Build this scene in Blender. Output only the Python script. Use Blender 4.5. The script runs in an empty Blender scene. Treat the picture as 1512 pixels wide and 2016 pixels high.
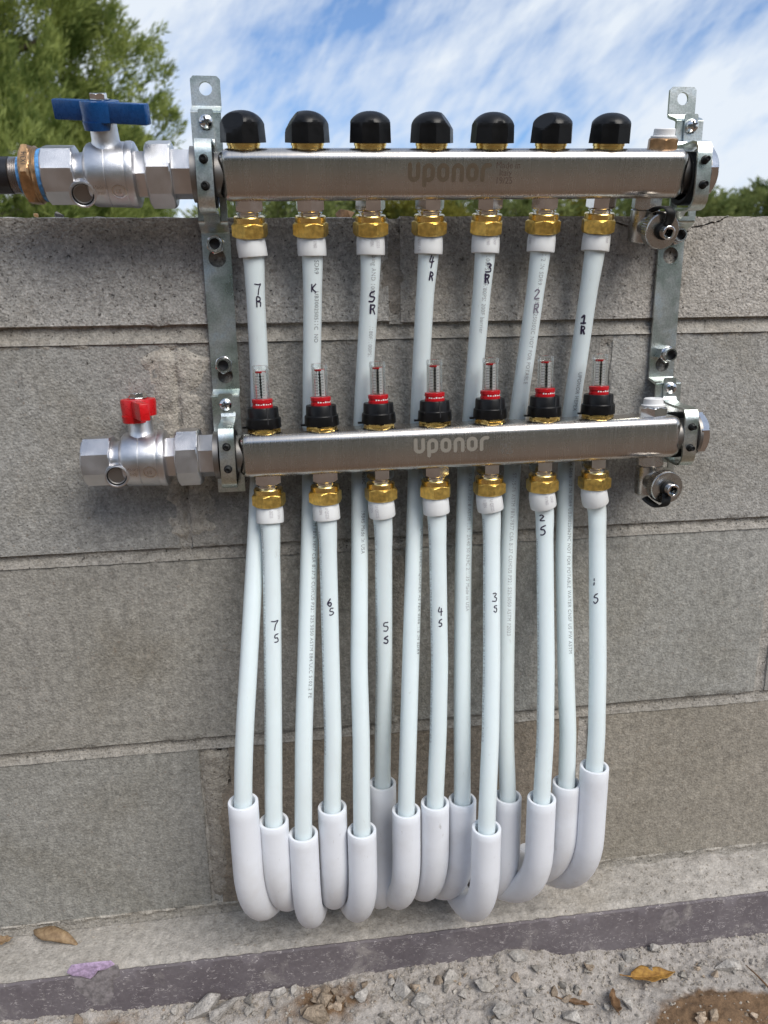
import bpy, bmesh, math, random
import numpy as np
from mathutils import Vector, Matrix, noise
from mathutils.geometry import tessellate_polygon

random.seed(7)
rng = np.random.default_rng(11)
scene = bpy.context.scene
COL = scene.collection
PI = math.pi

# ------------------------------------------------------------------ camera
CAM = Vector((0.15036, -0.69113, 0.62063))
RT = Vector((0.99117169, -0.13162949, -0.01588565))
UP = Vector((0.04869345, 0.24995644, 0.96703192))
FW = Vector((0.12331919, 0.95926819, -0.25415924))
FPX = 1459.3
cd = bpy.data.cameras.new('camera')
cam = bpy.data.objects.new('camera', cd)
COL.objects.link(cam)
cam.matrix_world = Matrix((
    (RT.x, UP.x, -FW.x, CAM.x),
    (RT.y, UP.y, -FW.y, CAM.y),
    (RT.z, UP.z, -FW.z, CAM.z), (0, 0, 0, 1)))
cd.sensor_fit = 'VERTICAL'
cd.sensor_height = 36.0
cd.lens = FPX / 2016 * 36.0
cd.clip_start = 0.02
cd.clip_end = 2000
cd.dof.use_dof = True
cd.dof.focus_distance = 0.66
cd.dof.aperture_fstop = 9.0
scene.camera = cam

# ------------------------------------------------------------------ node helper
def nd(nt, typ, ins=None, **props):
    n = nt.nodes.new(typ)
    for k, v in props.items():
        setattr(n, k, v)
    for k, v in (ins or {}).items():
        s = n.inputs[k]
        if isinstance(v, bpy.types.NodeSocket):
            nt.links.new(v, s)
        else:
            s.default_value = v
    return n

def ramp(nt, fac, stops, interp='LINEAR'):
    r = nd(nt, 'ShaderNodeValToRGB', {'Fac': fac})
    cr = r.color_ramp
    cr.interpolation = interp
    while len(cr.elements) < len(stops):
        cr.elements.new(0.5)
    for e, (p, c) in zip(cr.elements, stops):
        e.position = p
        e.color = (c, c, c, 1) if isinstance(c, (int, float)) else (*c, 1)
    return r.outputs['Color']

def mixc(nt, fac, a, b, mode='MIX'):
    m = nt.nodes.new('ShaderNodeMix')
    m.data_type = 'RGBA'
    m.blend_type = mode
    for s, v in ((m.inputs[0], fac), (m.inputs[6], a), (m.inputs[7], b)):
        if isinstance(v, bpy.types.NodeSocket):
            nt.links.new(v, s)
        elif isinstance(v, (int, float)):
            s.default_value = v if s == m.inputs[0] else (v, v, v, 1)
        else:
            s.default_value = (*v, 1)
    return m.outputs[2]

def math_(nt, op, a, b=0.0, clamp=False):
    m = nt.nodes.new('ShaderNodeMath')
    m.operation = op
    m.use_clamp = clamp
    for s, v in ((m.inputs[0], a), (m.inputs[1], b)):
        if isinstance(v, bpy.types.NodeSocket):
            nt.links.new(v, s)
        else:
            s.default_value = v
    return m.outputs[0]

# ------------------------------------------------------------------ world, sun, exposure
SUN_AZ, SUN_EL = math.radians(150), math.radians(47)     # azimuth from +Y towards +X
world = bpy.data.worlds.new("World")
scene.world = world
world.use_nodes = True
wt = world.node_tree
wt.nodes.clear()
sky = nd(wt, 'ShaderNodeTexSky', sky_type='NISHITA')
sky.sun_disc = False
sky.sun_elevation = SUN_EL
sky.sun_rotation = SUN_AZ
sky.air_density = 1.0
sky.dust_density = 0.4
sky.ozone_density = 3.0
geo = nd(wt, 'ShaderNodeTexCoord')
sep = nd(wt, 'ShaderNodeSeparateXYZ', {0: geo.outputs['Generated']})
zc = math_(wt, 'ADD', math_(wt, 'MAXIMUM', sep.outputs[2], 0.0), 0.16)
cx_ = math_(wt, 'DIVIDE', sep.outputs[0], zc)
cy_ = math_(wt, 'DIVIDE', sep.outputs[1], zc)
cvec = nd(wt, 'ShaderNodeCombineXYZ', {0: cx_, 1: cy_, 2: 0.0})
rot1 = nd(wt, 'ShaderNodeMapping', {'Vector': geo.outputs['Generated'], 'Rotation': (0, math.radians(24), 0)})
sc1 = nd(wt, 'ShaderNodeMapping', {'Vector': rot1.outputs[0], 'Location': (1.0, 0.0, 0.0), 'Scale': (2.3, 2.3, 7.5)})
cn = nd(wt, 'ShaderNodeTexNoise', {'Vector': sc1.outputs[0], 'Scale': 1.0, 'Detail': 7.0, 'Roughness': 0.52, 'Distortion': 0.35})
rot2 = nd(wt, 'ShaderNodeMapping', {'Vector': geo.outputs['Generated'], 'Rotation': (0, math.radians(52), 0)})
sc2 = nd(wt, 'ShaderNodeMapping', {'Vector': rot2.outputs[0], 'Scale': (9.0, 9.0, 26.0)})
cn2 = nd(wt, 'ShaderNodeTexNoise', {'Vector': sc2.outputs[0], 'Scale': 1.6, 'Detail': 5.0, 'Roughness': 0.6})
low = math_(wt, 'MULTIPLY', math_(wt, 'SUBTRACT', 0.27, sep.outputs[2]), 0.9)
cf = math_(wt, 'ADD', cn.outputs['Fac'], math_(wt, 'MULTIPLY', math_(wt, 'SUBTRACT', cn2.outputs['Fac'], 0.5), 0.34))
cf = math_(wt, 'ADD', cf, math_(wt, 'MAXIMUM', low, -0.03))
cmask = ramp(wt, cf, [(0.34, 0.08), (0.46, 0.56), (0.59, 0.97)])
SKY_GAIN = (0.78, 1.05, 1.30)
skyc = mixc(wt, 1.0, sky.outputs[0], SKY_GAIN, 'MULTIPLY')
cloud_col = (6.9, 7.45, 8.1)
final = mixc(wt, cmask, skyc, cloud_col)
bg = nd(wt, 'ShaderNodeBackground', {'Color': final, 'Strength': 0.12})
wo = nd(wt, 'ShaderNodeOutputWorld', {'Surface': bg.outputs[0]})

sl = bpy.data.lights.new('sun', 'SUN')
sl.energy = 3.0
sl.angle = math.radians(36)   # veiled sun: soft edged shade
sl.color = (1.0, 0.94, 0.855)
sun = bpy.data.objects.new('sun', sl)
COL.objects.link(sun)
sdir = Vector((math.sin(SUN_AZ) * math.cos(SUN_EL), math.cos(SUN_AZ) * math.cos(SUN_EL), math.sin(SUN_EL)))
sun.rotation_euler = sdir.to_track_quat('Z', 'Y').to_euler()
sun.location = (2, 3, 4)

vs = scene.view_settings
scene.display_settings.display_device = 'sRGB'
vs.view_transform = 'Standard'
vs.look = 'None'
vs.exposure = 0.0
vs.gamma = 1.0
vs.use_curve_mapping = False
scene.cycles.max_bounces = 8
scene.cycles.transparent_max_bounces = 12
scene.cycles.caustics_reflective = False
scene.cycles.caustics_refractive = False

# ------------------------------------------------------------------ projection helpers (photo pixel -> point on a wall-parallel plane)
def P(u, v, y):
    d = FW + RT * ((u - 756) / FPX) - UP * ((v - 1008) / FPX)
    return CAM + d * ((y - CAM.y) / d.y)

def pix(p):
    d = Vector(p) - CAM
    z = d.dot(FW)
    return 756 + FPX * d.dot(RT) / z, 1008 - FPX * d.dot(UP) / z

# ------------------------------------------------------------------ object helpers
def tag(o, label=None, cat=None, group=None, kind=None):
    if label: o['label'] = label
    if cat: o['category'] = cat
    if group: o['group'] = group
    if kind: o['kind'] = kind
    return o

def thing(name, label, cat, loc=(0, 0, 0), rot=None, group=None):
    o = bpy.data.objects.new(name, None)
    COL.objects.link(o)
    if rot is not None:
        o.matrix_world = Matrix.Translation(Vector(loc)) @ rot.to_4x4()
    else:
        o.location = loc
    o.empty_display_size = 0.02
    return tag(o, label, cat, group)

def mesh_of(name, v, f, m, smooth=True, angle=32):
    me = bpy.data.meshes.new(name)
    me.from_pydata([tuple(p) for p in v], [], f)
    me.validate()
    if m is not None:
        me.materials.append(m)
    if smooth:
        me.polygons.foreach_set('use_smooth', [True] * len(me.polygons))
        me.set_sharp_from_angle(angle=math.radians(angle))
    me.update()
    return me

class MB:
    """collects shapes, then links them as one mesh object"""
    def __init__(s):
        s.v, s.f = [], []

    def add(s, vs_, fs_, M=None):
        o = len(s.v)
        s.v += [M @ Vector(p) for p in vs_] if M is not None else [Vector(p) for p in vs_]
        s.f += [[i + o for i in f] for f in fs_]
        return s

    def loft(s, rings, M=None, cap0=True, cap1=True):
        n = len(rings[0])
        vs_, fs_ = [], []
        for r in rings:
            vs_ += list(r)
        for k in range(len(rings) - 1):
            for i in range(n):
                j = (i + 1) % n
                fs_.append([k * n + i, k * n + j, (k + 1) * n + j, (k + 1) * n + i])
        if cap0: fs_.append(list(range(n))[::-1])
        if cap1: fs_.append([(len(rings) - 1) * n + i for i in range(n)])
        return s.add(vs_, fs_, M)

    def lathe(s, prof, M=None, n=40, cap0=True, cap1=True):
        """prof: (radius, height) along local z"""
        rings = [[(r * math.cos(2 * PI * i / n), r * math.sin(2 * PI * i / n), h) for i in range(n)] for r, h in prof]
        return s.loft(rings, M, cap0, cap1)

    def nut(s, h0, h1, ap, M=None, sides=6, ch0=True, ch1=True, bore=0, depth=0, rot=0.0, per=8):
        """chamfered polygon nut between heights h0 < h1, ap = apothem"""
        n = sides * per
        cr = ap / math.cos(PI / sides)
        e = (cr - ap * 0.97) / 1.5
        hs = []
        if ch0: hs += [(h0 + e * t, ap * 0.97 + e * t * 1.5) for t in (0, .2, .45, .75, 1)]
        else: hs += [(h0, cr)]
        if ch1: hs += [(h1 - e * t, ap * 0.97 + e * t * 1.5) for t in (1, .75, .45, .2, 0)]
        else: hs += [(h1, cr)]
        rings = []
        for h, rc in hs:
            ring = []
            for i in range(n):
                a = 2 * PI * i / n
                b = (a % (2 * PI / sides)) - PI / sides
                r = min(ap / math.cos(b), rc)
                ring.append((r * math.cos(a + rot), r * math.sin(a + rot), h))
            rings.append(ring)
        if bore:
            rings.append([(bore * math.cos(2 * PI * i / n + rot), bore * math.sin(2 * PI * i / n + rot), h1) for i in range(n)])
            rings.append([(bore * math.cos(2 * PI * i / n + rot), bore * math.sin(2 * PI * i / n + rot), h1 - depth) for i in range(n)])
        return s.loft(rings, M)

    def box(s, lo, hi, M=None):
        x0, y0, z0 = lo; x1, y1, z1 = hi
        return s.add([(x0, y0, z0), (x1, y0, z0), (x1, y1, z0), (x0, y1, z0), (x0, y0, z1), (x1, y0, z1), (x1, y1, z1), (x0, y1, z1)],
                     [[3, 2, 1, 0], [4, 5, 6, 7], [0, 1, 5, 4], [1, 2, 6, 5], [2, 3, 7, 6], [3, 0, 4, 7]], M)

    def rbox(s, lo, hi, r, seg=5, M=None):
        bm = bmesh.new()
        bmesh.ops.create_cube(bm, size=1)
        lo, hi = Vector(lo), Vector(hi)
        for v in bm.verts:
            v.co = Vector([(lo[k] + hi[k]) / 2 + v.co[k] * (hi[k] - lo[k]) for k in range(3)])
        bmesh.ops.bevel(bm, geom=bm.edges[:], offset=r, segments=seg, profile=0.5, affect='EDGES')
        bm.verts.index_update()
        s.add([v.co.copy() for v in bm.verts], [[v.index for v in f.verts] for f in bm.faces], M)
        bm.free()
        return s

    def ribbon(s, path, t, x0, x1, M=None):
        """bent sheet strip: path of (y, z), thickness t, from x0 to x1 (x0/x1 may be lists)"""
        pts = [Vector((p[0], p[1])) for p in path]
        n = len(pts)
        X0 = x0 if isinstance(x0, (list, tuple)) else [x0] * n
        X1 = x1 if isinstance(x1, (list, tuple)) else [x1] * n
        rings = []
        for i, p in enumerate(pts):
            a = pts[max(i - 1, 0)]; b = pts[min(i + 1, n - 1)]
            d = (b - a).normalized()
            nn = Vector((-d.y, d.x)) * (t / 2)
            f_, k_ = p + nn, p - nn
            rings.append([(X0[i], f_.x, f_.y), (X1[i], f_.x, f_.y), (X1[i], k_.x, k_.y), (X0[i], k_.x, k_.y)])
        return s.loft(rings, M)

    def plate(s, outer, holes, y0, y1, M=None):
        """flat plate in XZ with holes, from y0 (front) to y1"""
        loops = [[Vector((x, z, 0)) for x, z in l] for l in [outer] + holes]
        tri = tessellate_polygon(loops)
        pts = [p for l in loops for p in l]
        n = len(pts)
        vs_ = [(p.x, y0, p.y) for p in pts] + [(p.x, y1, p.y) for p in pts]
        fs_ = []
        for a, b, c in tri:
            A, B, C = pts[a], pts[b], pts[c]
            if (B - A).cross(C - A).z < 0: b, c = c, b
            fs_.append([a, b, c]); fs_.append([a + n, c + n, b + n])
        o = 0
        for l in loops:
            m = len(l)
            for i in range(m):
                j = (i + 1) % m
                fs_.append([o + i, o + i + n, o + j + n, o + j])
            o += m
        return s.add(vs_, fs_, M)

    def tube(s, pts, r, n=16, cap=True, inner=None, M=None):
        fr = frames(pts)
        R = r if isinstance(r, (list, tuple)) else [r] * len(pts)
        rings = [[c + (N * math.cos(2 * PI * i / n) + B * math.sin(2 * PI * i / n)) * rr for i in range(n)] for (c, T, N, B), rr in zip(fr, R)]
        if inner:
            ir = [[c + (N * math.cos(2 * PI * i / n) + B * math.sin(2 * PI * i / n)) * inner for i in range(n)] for (c, T, N, B) in fr]
            return s.loft(ir[::-1] + rings + [ir[-1]], M, False, False)
        return s.loft(rings, M, cap, cap)

    def build(s, name, m, parent=None, smooth=True, angle=32, recalc=True):
        me = mesh_of(name, s.v, s.f, m, False)
        if recalc:
            bm = bmesh.new(); bm.from_mesh(me)
            bmesh.ops.recalc_face_normals(bm, faces=bm.faces[:])
            bm.to_mesh(me); bm.free()
        if smooth:
            me.polygons.foreach_set('use_smooth', [True] * len(me.polygons))
            me.set_sharp_from_angle(angle=math.radians(angle))
        o = bpy.data.objects.new(name, me)
        COL.objects.link(o)
        if parent is not None:
            o.parent = parent
        return o

def sstep(a, b, x):
    t = max(0, min(1, (x - a) / (b - a))); return t * t * (3 - 2 * t)

def frames(pts):
    pts = [Vector(p) for p in pts]
    out = []
    for i, p in enumerate(pts):
        T = (pts[min(i + 1, len(pts) - 1)] - pts[max(i - 1, 0)]).normalized()
        ref = Vector((0, -1, 0))
        if abs(T.dot(ref)) > 0.95:
            ref = Vector((0, 0, -1)) if T.y > 0 else Vector((0, 0, 1))
            ref = Vector((0, 0, -1))
        N = (ref - T * ref.dot(T)).normalized()
        out.append((p, T, N, N.cross(T)))
    return out

def catmull(pts, per=8):
    pts = [Vector(p) for p in pts]
    q = [pts[0] * 2 - pts[1]] + pts + [pts[-1] * 2 - pts[-2]]
    out = []
    for i in range(1, len(q) - 2):
        p0, p1, p2, p3 = q[i - 1], q[i], q[i + 1], q[i + 2]
        for k in range(per):
            t = k / per
            out.append(0.5 * ((2 * p1) + (p2 - p0) * t + (2 * p0 - 5 * p1 + 4 * p2 - p3) * t * t + (3 * p1 - p0 - 3 * p2 + p3) * t ** 3))
    out.append(pts[-1])
    return out

def frame(origin, z, x=None):
    z = Vector(z).normalized()
    x = Vector(x) if x is not None else (Vector((1, 0, 0)) if abs(z.x) < 0.9 else Vector((0, 0, 1)))
    x = (x - z * x.dot(z)).normalized()
    y = z.cross(x)
    return Matrix(((x.x, y.x, z.x, origin[0]), (x.y, y.y, z.y, origin[1]), (x.z, y.z, z.z, origin[2]), (0, 0, 0, 1)))

def circ(cx, cz, r, n=28):
    return [(cx + r * math.cos(2 * PI * i / n), cz + r * math.sin(2 * PI * i / n)) for i in range(n)]

_tc = {}
def text_geo(body, size=1.0, sx=1.0, align='LEFT', spacing=1.0):
    key = (body, size, sx, align, spacing)
    if key in _tc: return _tc[key]
    c = bpy.data.curves.new('txt', 'FONT')
    c.body = body; c.size = size; c.align_x = align; c.space_character = spacing
    c.resolution_u = 3
    o = bpy.data.objects.new('txt', c)
    COL.objects.link(o)
    dg = bpy.context.evaluated_depsgraph_get()
    me = o.evaluated_get(dg).to_mesh()
    v = [(p.co.x * sx, p.co.y) for p in me.vertices]
    f = [list(p.vertices) for p in me.polygons]
    o.evaluated_get(dg).to_mesh_clear()
    bpy.data.objects.remove(o); bpy.data.curves.remove(c)
    _tc[key] = (v, f)
    return v, f

# ------------------------------------------------------------------ materials
def new_mat(name):
    m = bpy.data.materials.new(name)
    m.use_nodes = True
    nt = m.node_tree
    return m, nt, nt.nodes['Principled BSDF']

def setb(b, nt, **kw):
    for k, v in kw.items():
        s = b.inputs[k.replace('_', ' ')]
        if isinstance(v, bpy.types.NodeSocket): nt.links.new(v, s)
        else: s.default_value = (*v, 1) if isinstance(v, tuple) and len(v) == 3 and s.type == 'RGBA' else v

def simple(name, col, rough=0.4, metal=0.0, nscale=0, nstr=0.0, var=0.0, bscale=0, bstr=0.0, bdist=0.0002, **kw):
    m, nt, b = new_mat(name)
    setb(b, nt, Base_Color=col, Roughness=rough, Metallic=metal, **kw)
    pos = nd(nt, 'ShaderNodeTexCoord').outputs['Object']
    if var:
        n = nd(nt, 'ShaderNodeTexNoise', {'Vector': pos, 'Scale': nscale, 'Detail': 4.0})
        a = tuple(min(1, c * (1 - var)) for c in col); c2 = tuple(min(1, c * (1 + var)) for c in col)
        setb(b, nt, Base_Color=mixc(nt, ramp(nt, n.outputs[0], [(0.35, 0.0), (0.65, 1.0)]), a, c2))
        r = nd(nt, 'ShaderNodeMapRange', {'Value': n.outputs[0], 'From Min': 0.3, 'From Max': 0.7, 'To Min': rough * 0.82, 'To Max': min(1, rough * 1.2)})
        setb(b, nt, Roughness=r.outputs[0])
    if bstr:
        n = nd(nt, 'ShaderNodeTexNoise', {'Vector': pos, 'Scale': bscale, 'Detail': 3.0})
        bp = nd(nt, 'ShaderNodeBump', {'Height': n.outputs[0], 'Strength': bstr, 'Distance': bdist})
        setb(b, nt, Normal=bp.outputs[0])
    return m

def concrete(name, ca, cb, grain=1.0, pits=0.5, streak=0.0, speck=0.5, bump=1.0, dust=0.0):
    """porous cast concrete: grains, pits, pale aggregate, broad mottling"""
    m, nt, b = new_mat(name)
    pos = nd(nt, 'ShaderNodeNewGeometry').outputs['Position']
    big = nd(nt, 'ShaderNodeTexNoise', {'Vector': pos, 'Scale': 9.0, 'Detail': 5.0, 'Roughness': 0.6})
    mid = nd(nt, 'ShaderNodeTexNoise', {'Vector': pos, 'Scale': 120.0, 'Detail': 4.0, 'Roughness': 0.65})
    fine = nd(nt, 'ShaderNodeTexNoise', {'Vector': pos, 'Scale': 430.0, 'Detail': 4.0, 'Roughness': 0.78})
    c = mixc(nt, ramp(nt, big.outputs[0], [(0.3, 0.0), (0.7, 1.0)]), ca, cb)
    st0 = nd(nt, 'ShaderNodeTexNoise', {'Vector': pos, 'Scale': 5.0, 'Detail': 6.0, 'Roughness': 0.62, 'Distortion': 0.6})
    c = mixc(nt, 1.0, c, ramp(nt, st0.outputs[0], [(0.30, (0.80, 0.77, 0.72)), (0.48, (1.0, 1.0, 1.0)), (0.62, (1.02, 1.02, 1.03)), (0.72, (1.16, 1.16, 1.16))]), 'MULTIPLY')
    chip = nd(nt, 'ShaderNodeTexNoise', {'Vector': pos, 'Scale': 34.0, 'Detail': 6.0, 'Roughness': 0.72})
    c = mixc(nt, math_(nt, 'MULTIPLY', ramp(nt, chip.outputs[0], [(0.685, 0.0), (0.72, 1.0)]), 0.55), c, (0.44, 0.42, 0.40))
    c = mixc(nt, 1.0, c, ramp(nt, mid.outputs[0], [(0.25, 0.70), (0.75, 1.28)]), 'MULTIPLY')
    c = mixc(nt, grain, c, ramp(nt, fine.outputs[0], [(0.30, 0.46), (0.42, 0.87), (0.52, 1.03), (0.70, 1.4)]), 'MULTIPLY')
    if streak:
        mp = nd(nt, 'ShaderNodeMapping', {'Vector': pos, 'Scale': (260.0, 260.0, 22.0)})
        st = nd(nt, 'ShaderNodeTexNoise', {'Vector': mp.outputs[0], 'Scale': 1.0, 'Detail': 3.0})
        c = mixc(nt, streak, c, ramp(nt, st.outputs[0], [(0.3, 0.72), (0.7, 1.3)]), 'MULTIPLY')
    # aggregate specks
    vo = nd(nt, 'ShaderNodeTexVoronoi', {'Vector': pos, 'Scale': 230.0, 'Randomness': 1.0})
    sepc = nd(nt, 'ShaderNodeSeparateColor', {'Color': vo.outputs['Color']})
    sel = ramp(nt, sepc.outputs[0], [(0.86, 0.0), (0.90, 1.0)])
    inside = ramp(nt, vo.outputs['Distance'], [(0.25, 1.0), (0.42, 0.0)])
    sp = math_(nt, 'MULTIPLY', math_(nt, 'MULTIPLY', sel, inside), speck)
    tone = ramp(nt, sepc.outputs[1], [(0.0, (0.36, 0.33, 0.29)), (0.5, (0.40, 0.38, 0.35)), (0.75, (0.20, 0.15, 0.11)), (1.0, (0.42, 0.39, 0.36))])
    c = mixc(nt, sp, c, tone)
    # pits
    pt = nd(nt, 'ShaderNodeTexNoise', {'Vector': pos, 'Scale': 250.0, 'Detail': 5.0, 'Roughness': 0.75})
    lo = 0.325 + 0.065 * pits
    pm = ramp(nt, pt.outputs[0], [(lo - 0.03, 1.0), (lo + 0.025, 0.0)])
    cr_ = nd(nt, 'ShaderNodeTexVoronoi', {'Vector': pos, 'Scale': 330.0, 'Randomness': 1.0})
    c = mixc(nt, 0.34 * grain, c, ramp(nt, nd(nt, 'ShaderNodeSeparateColor', {'Color': cr_.outputs['Color']}).outputs[2], [(0.0, 0.62), (0.5, 1.0), (1.0, 1.42)]), 'MULTIPLY')
    c = mixc(nt, math_(nt, 'MULTIPLY', pm, 0.8), c, (0.030, 0.026, 0.022))
    oi = nd(nt, 'ShaderNodeObjectInfo')
    c = mixc(nt, 1.0, c, oi.outputs['Color'], 'MULTIPLY')
    setb(b, nt, Base_Color=c, Roughness=0.9)
    b.inputs['Specular IOR Level'].default_value = 0.25
    crumb = nd(nt, 'ShaderNodeTexVoronoi', {'Vector': pos, 'Scale': 420.0, 'Randomness': 1.0})
    h = math_(nt, 'ADD', math_(nt, 'MULTIPLY', fine.outputs[0], 0.7), math_(nt, 'MULTIPLY', mid.outputs[0], 0.9))
    h = math_(nt, 'SUBTRACT', h, math_(nt, 'MULTIPLY', crumb.outputs['Distance'], 0.55))
    h = math_(nt, 'SUBTRACT', h, math_(nt, 'MULTIPLY', pm, 0.8))
    bp = nd(nt, 'ShaderNodeBump', {'Height': h, 'Strength': 0.66 * bump, 'Distance': 0.0017})
    setb(b, nt, Normal=bp.outputs[0])
    return m

M_BLOCK_TOP = concrete('block_concrete_coarse', (0.385, 0.370, 0.342), (0.465, 0.448, 0.418), pits=0.95, bump=1.2)
M_BLOCK = concrete('block_concrete', (0.288, 0.281, 0.260), (0.350, 0.342, 0.320), grain=0.9, pits=0.5, streak=0.12, bump=1.0)
M_BLOCK_LOW = concrete('block_concrete_smooth', (0.268, 0.260, 0.236), (0.326, 0.317, 0.293), grain=0.85, pits=0.15, streak=0.25, bump=0.8)
M_MORTAR = concrete('mortar', (0.37, 0.352, 0.322), (0.45, 0.432, 0.40), grain=0.8, pits=0.6, speck=0.3, bump=1.2)
M_FOOT = concrete('footing_concrete', (0.36, 0.335, 0.300), (0.45, 0.42, 0.38), grain=0.6, pits=-0.3, speck=0.4, bump=0.9)
M_CHUNK = concrete('broken_concrete', (0.36, 0.335, 0.305), (0.46, 0.435, 0.40), grain=0.8, pits=0.3, speck=0.3, bump=1.2)

def steel_brushed():
    m, nt, b = new_mat('brushed_stainless')
    pos = nd(nt, 'ShaderNodeTexCoord').outputs['Object']
    mp = nd(nt, 'ShaderNodeMapping', {'Vector': pos, 'Scale': (900.0, 18.0, 18.0)})
    n = nd(nt, 'ShaderNodeTexNoise', {'Vector': mp.outputs[0], 'Scale': 1.0, 'Detail': 3.0})
    mp2 = nd(nt, 'ShaderNodeMapping', {'Vector': pos, 'Scale': (30.0, 900.0, 900.0)})
    n2 = nd(nt, 'ShaderNodeTexNoise', {'Vector': mp2.outputs[0], 'Scale': 1.0, 'Detail': 2.0})
    big = nd(nt, 'ShaderNodeTexNoise', {'Vector': pos, 'Scale': 25.0, 'Detail': 5.0, 'Roughness': 0.6})
    s = math_(nt, 'ADD', math_(nt, 'MULTIPLY', n.outputs[0], 0.75), math_(nt, 'MULTIPLY', n2.outputs[0], 0.25))
    c = mixc(nt, s, (0.555, 0.515, 0.475), (0.605, 0.565, 0.52))
    c = mixc(nt, 1.0, c, ramp(nt, big.outputs[0], [(0.3, 0.88), (0.7, 1.06)]), 'MULTIPLY')
    r = nd(nt, 'ShaderNodeMapRange', {'Value': s, 'From Min': 0.3, 'From Max': 0.7, 'To Min': 0.23, 'To Max': 0.29})
    setb(b, nt, Base_Color=c, Metallic=1.0, Roughness=r.outputs[0])
    return m
M_STEEL = steel_brushed()
M_ETCH_DARK = simple('etched_steel_dark', (0.33, 0.27, 0.205), 0.36, 0.95)
M_ETCH_LIGHT = simple('etched_steel_light', (0.52, 0.485, 0.42), 0.46, 0.85)
M_ETCH_INK = simple('etched_black', (0.09, 0.06, 0.045), 0.6)
M_ETCH_FAINT = simple('etched_faint', (0.20, 0.185, 0.165), 0.5, 0.5)
M_CHROME = simple('bright_nickel', (0.70, 0.69, 0.68), 0.13, 1.0, nscale=90, var=0.10)
M_DARKSTEEL = simple('dark_steel', (0.27, 0.255, 0.24), 0.45, 1.0)
M_TURNED = simple('turned_nickel', (0.50, 0.48, 0.45), 0.27, 1.0, nscale=120, var=0.1, bscale=900, bstr=0.15)
M_CAST = simple('sandblasted_nickel', (0.66, 0.66, 0.675), 0.33, 1.0, nscale=60, var=0.08, bscale=1500, bstr=0.45, bdist=0.0004)
M_BRASS = simple('brass', (0.90, 0.64, 0.23), 0.24, 1.0, nscale=200, var=0.14, bscale=1800, bstr=0.12)
M_BRASS_DULL = simple('cast_brass', (0.88, 0.60, 0.17), 0.36, 1.0, nscale=300, var=0.18, bscale=1400, bstr=0.5, bdist=0.0004)
M_BRONZE = simple('bronze', (0.47, 0.29, 0.15), 0.38, 0.9, nscale=180, var=0.25, bscale=900, bstr=0.35, bdist=0.0004)
M_BLACK = simple('black_plastic', (0.0055, 0.0055, 0.006), 0.36, nscale=150, var=0.2, bscale=1200, bstr=0.10, Specular_IOR_Level=0.28)
M_CAPTOP = M_BLACK
M_RUBBER = simple('black_rubber', (0.008, 0.008, 0.008), 0.55, Specular_IOR_Level=0.3)
M_HOLE_SHADE = simple('painted_hole_shade', (0.02, 0.02, 0.022), 0.6)  # dark colour standing in for shade in bores, slots and cut letters
M_BLUE = simple('blue_handle_paint', (0.004, 0.062, 0.215), 0.28, nscale=300, var=0.1, bscale=600, bstr=0.08)
M_RED = simple('red_handle_paint', (0.60, 0.006, 0.010), 0.30, nscale=300, var=0.1, bscale=600, bstr=0.08)
M_REDPL = simple('red_plastic', (0.50, 0.008, 0.014), 0.25)
M_WHITEPL = simple('white_plastic', (0.86, 0.86, 0.85), 0.4)
M_SCALE = simple('white_scale', (0.85, 0.85, 0.84), 0.5)
M_PIPEBLACK = simple('black_steel_pipe', (0.014, 0.014, 0.016), 0.34, 0.0, nscale=70, var=0.3)
M_THREAD = simple('cut_thread', (0.42, 0.40, 0.39), 0.35, 1.0)
M_TAPE = simple('blue_thread_sealant', (0.10, 0.30, 0.62), 0.55, nscale=400, var=0.35)
M_INK = simple('marker_ink', (0.022, 0.012, 0.040), 0.5)
M_INKFADE = simple('smudged_ink', (0.20, 0.18, 0.23), 0.55)
M_PRINT = simple('pipe_print', (0.20, 0.21, 0.22), 0.5)
M_PRINTF = simple('pipe_print_faint', (0.36, 0.37, 0.38), 0.5)
M_LABEL = simple('sleeve_print', (0.50, 0.48, 0.50), 0.5)

def zinc():
    m, nt, b = new_mat('zinc_plated_steel')
    pos = nd(nt, 'ShaderNodeNewGeometry').outputs['Position']
    n = nd(nt, 'ShaderNodeTexNoise', {'Vector': pos, 'Scale': 32.0, 'Detail': 5.0, 'Roughness': 0.6})
    f = nd(nt, 'ShaderNodeTexNoise', {'Vector': pos, 'Scale': 700.0, 'Detail': 3.0})
    c = ramp(nt, n.outputs[0], [(0.25, (0.46, 0.52, 0.49)), (0.42, (0.58, 0.65, 0.60)), (0.55, (0.70, 0.73, 0.71)), (0.66, (0.63, 0.71, 0.75)), (0.8, (0.74, 0.69, 0.57))])
    c = mixc(nt, 0.5, c, ramp(nt, f.outputs[0], [(0.3, 0.65), (0.7, 1.25)]), 'MULTIPLY')
    r = nd(nt, 'ShaderNodeMapRange', {'Value': n.outputs[0], 'From Min': 0.3, 'From Max': 0.7, 'To Min': 0.24, 'To Max': 0.40})
    bp = nd(nt, 'ShaderNodeBump', {'Height': f.outputs[0], 'Strength': 0.18, 'Distance': 0.0003})
    setb(b, nt, Base_Color=c, Metallic=1.0, Roughness=r.outputs[0], Normal=bp.outputs[0])
    return m
M_ZINC = zinc()

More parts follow.
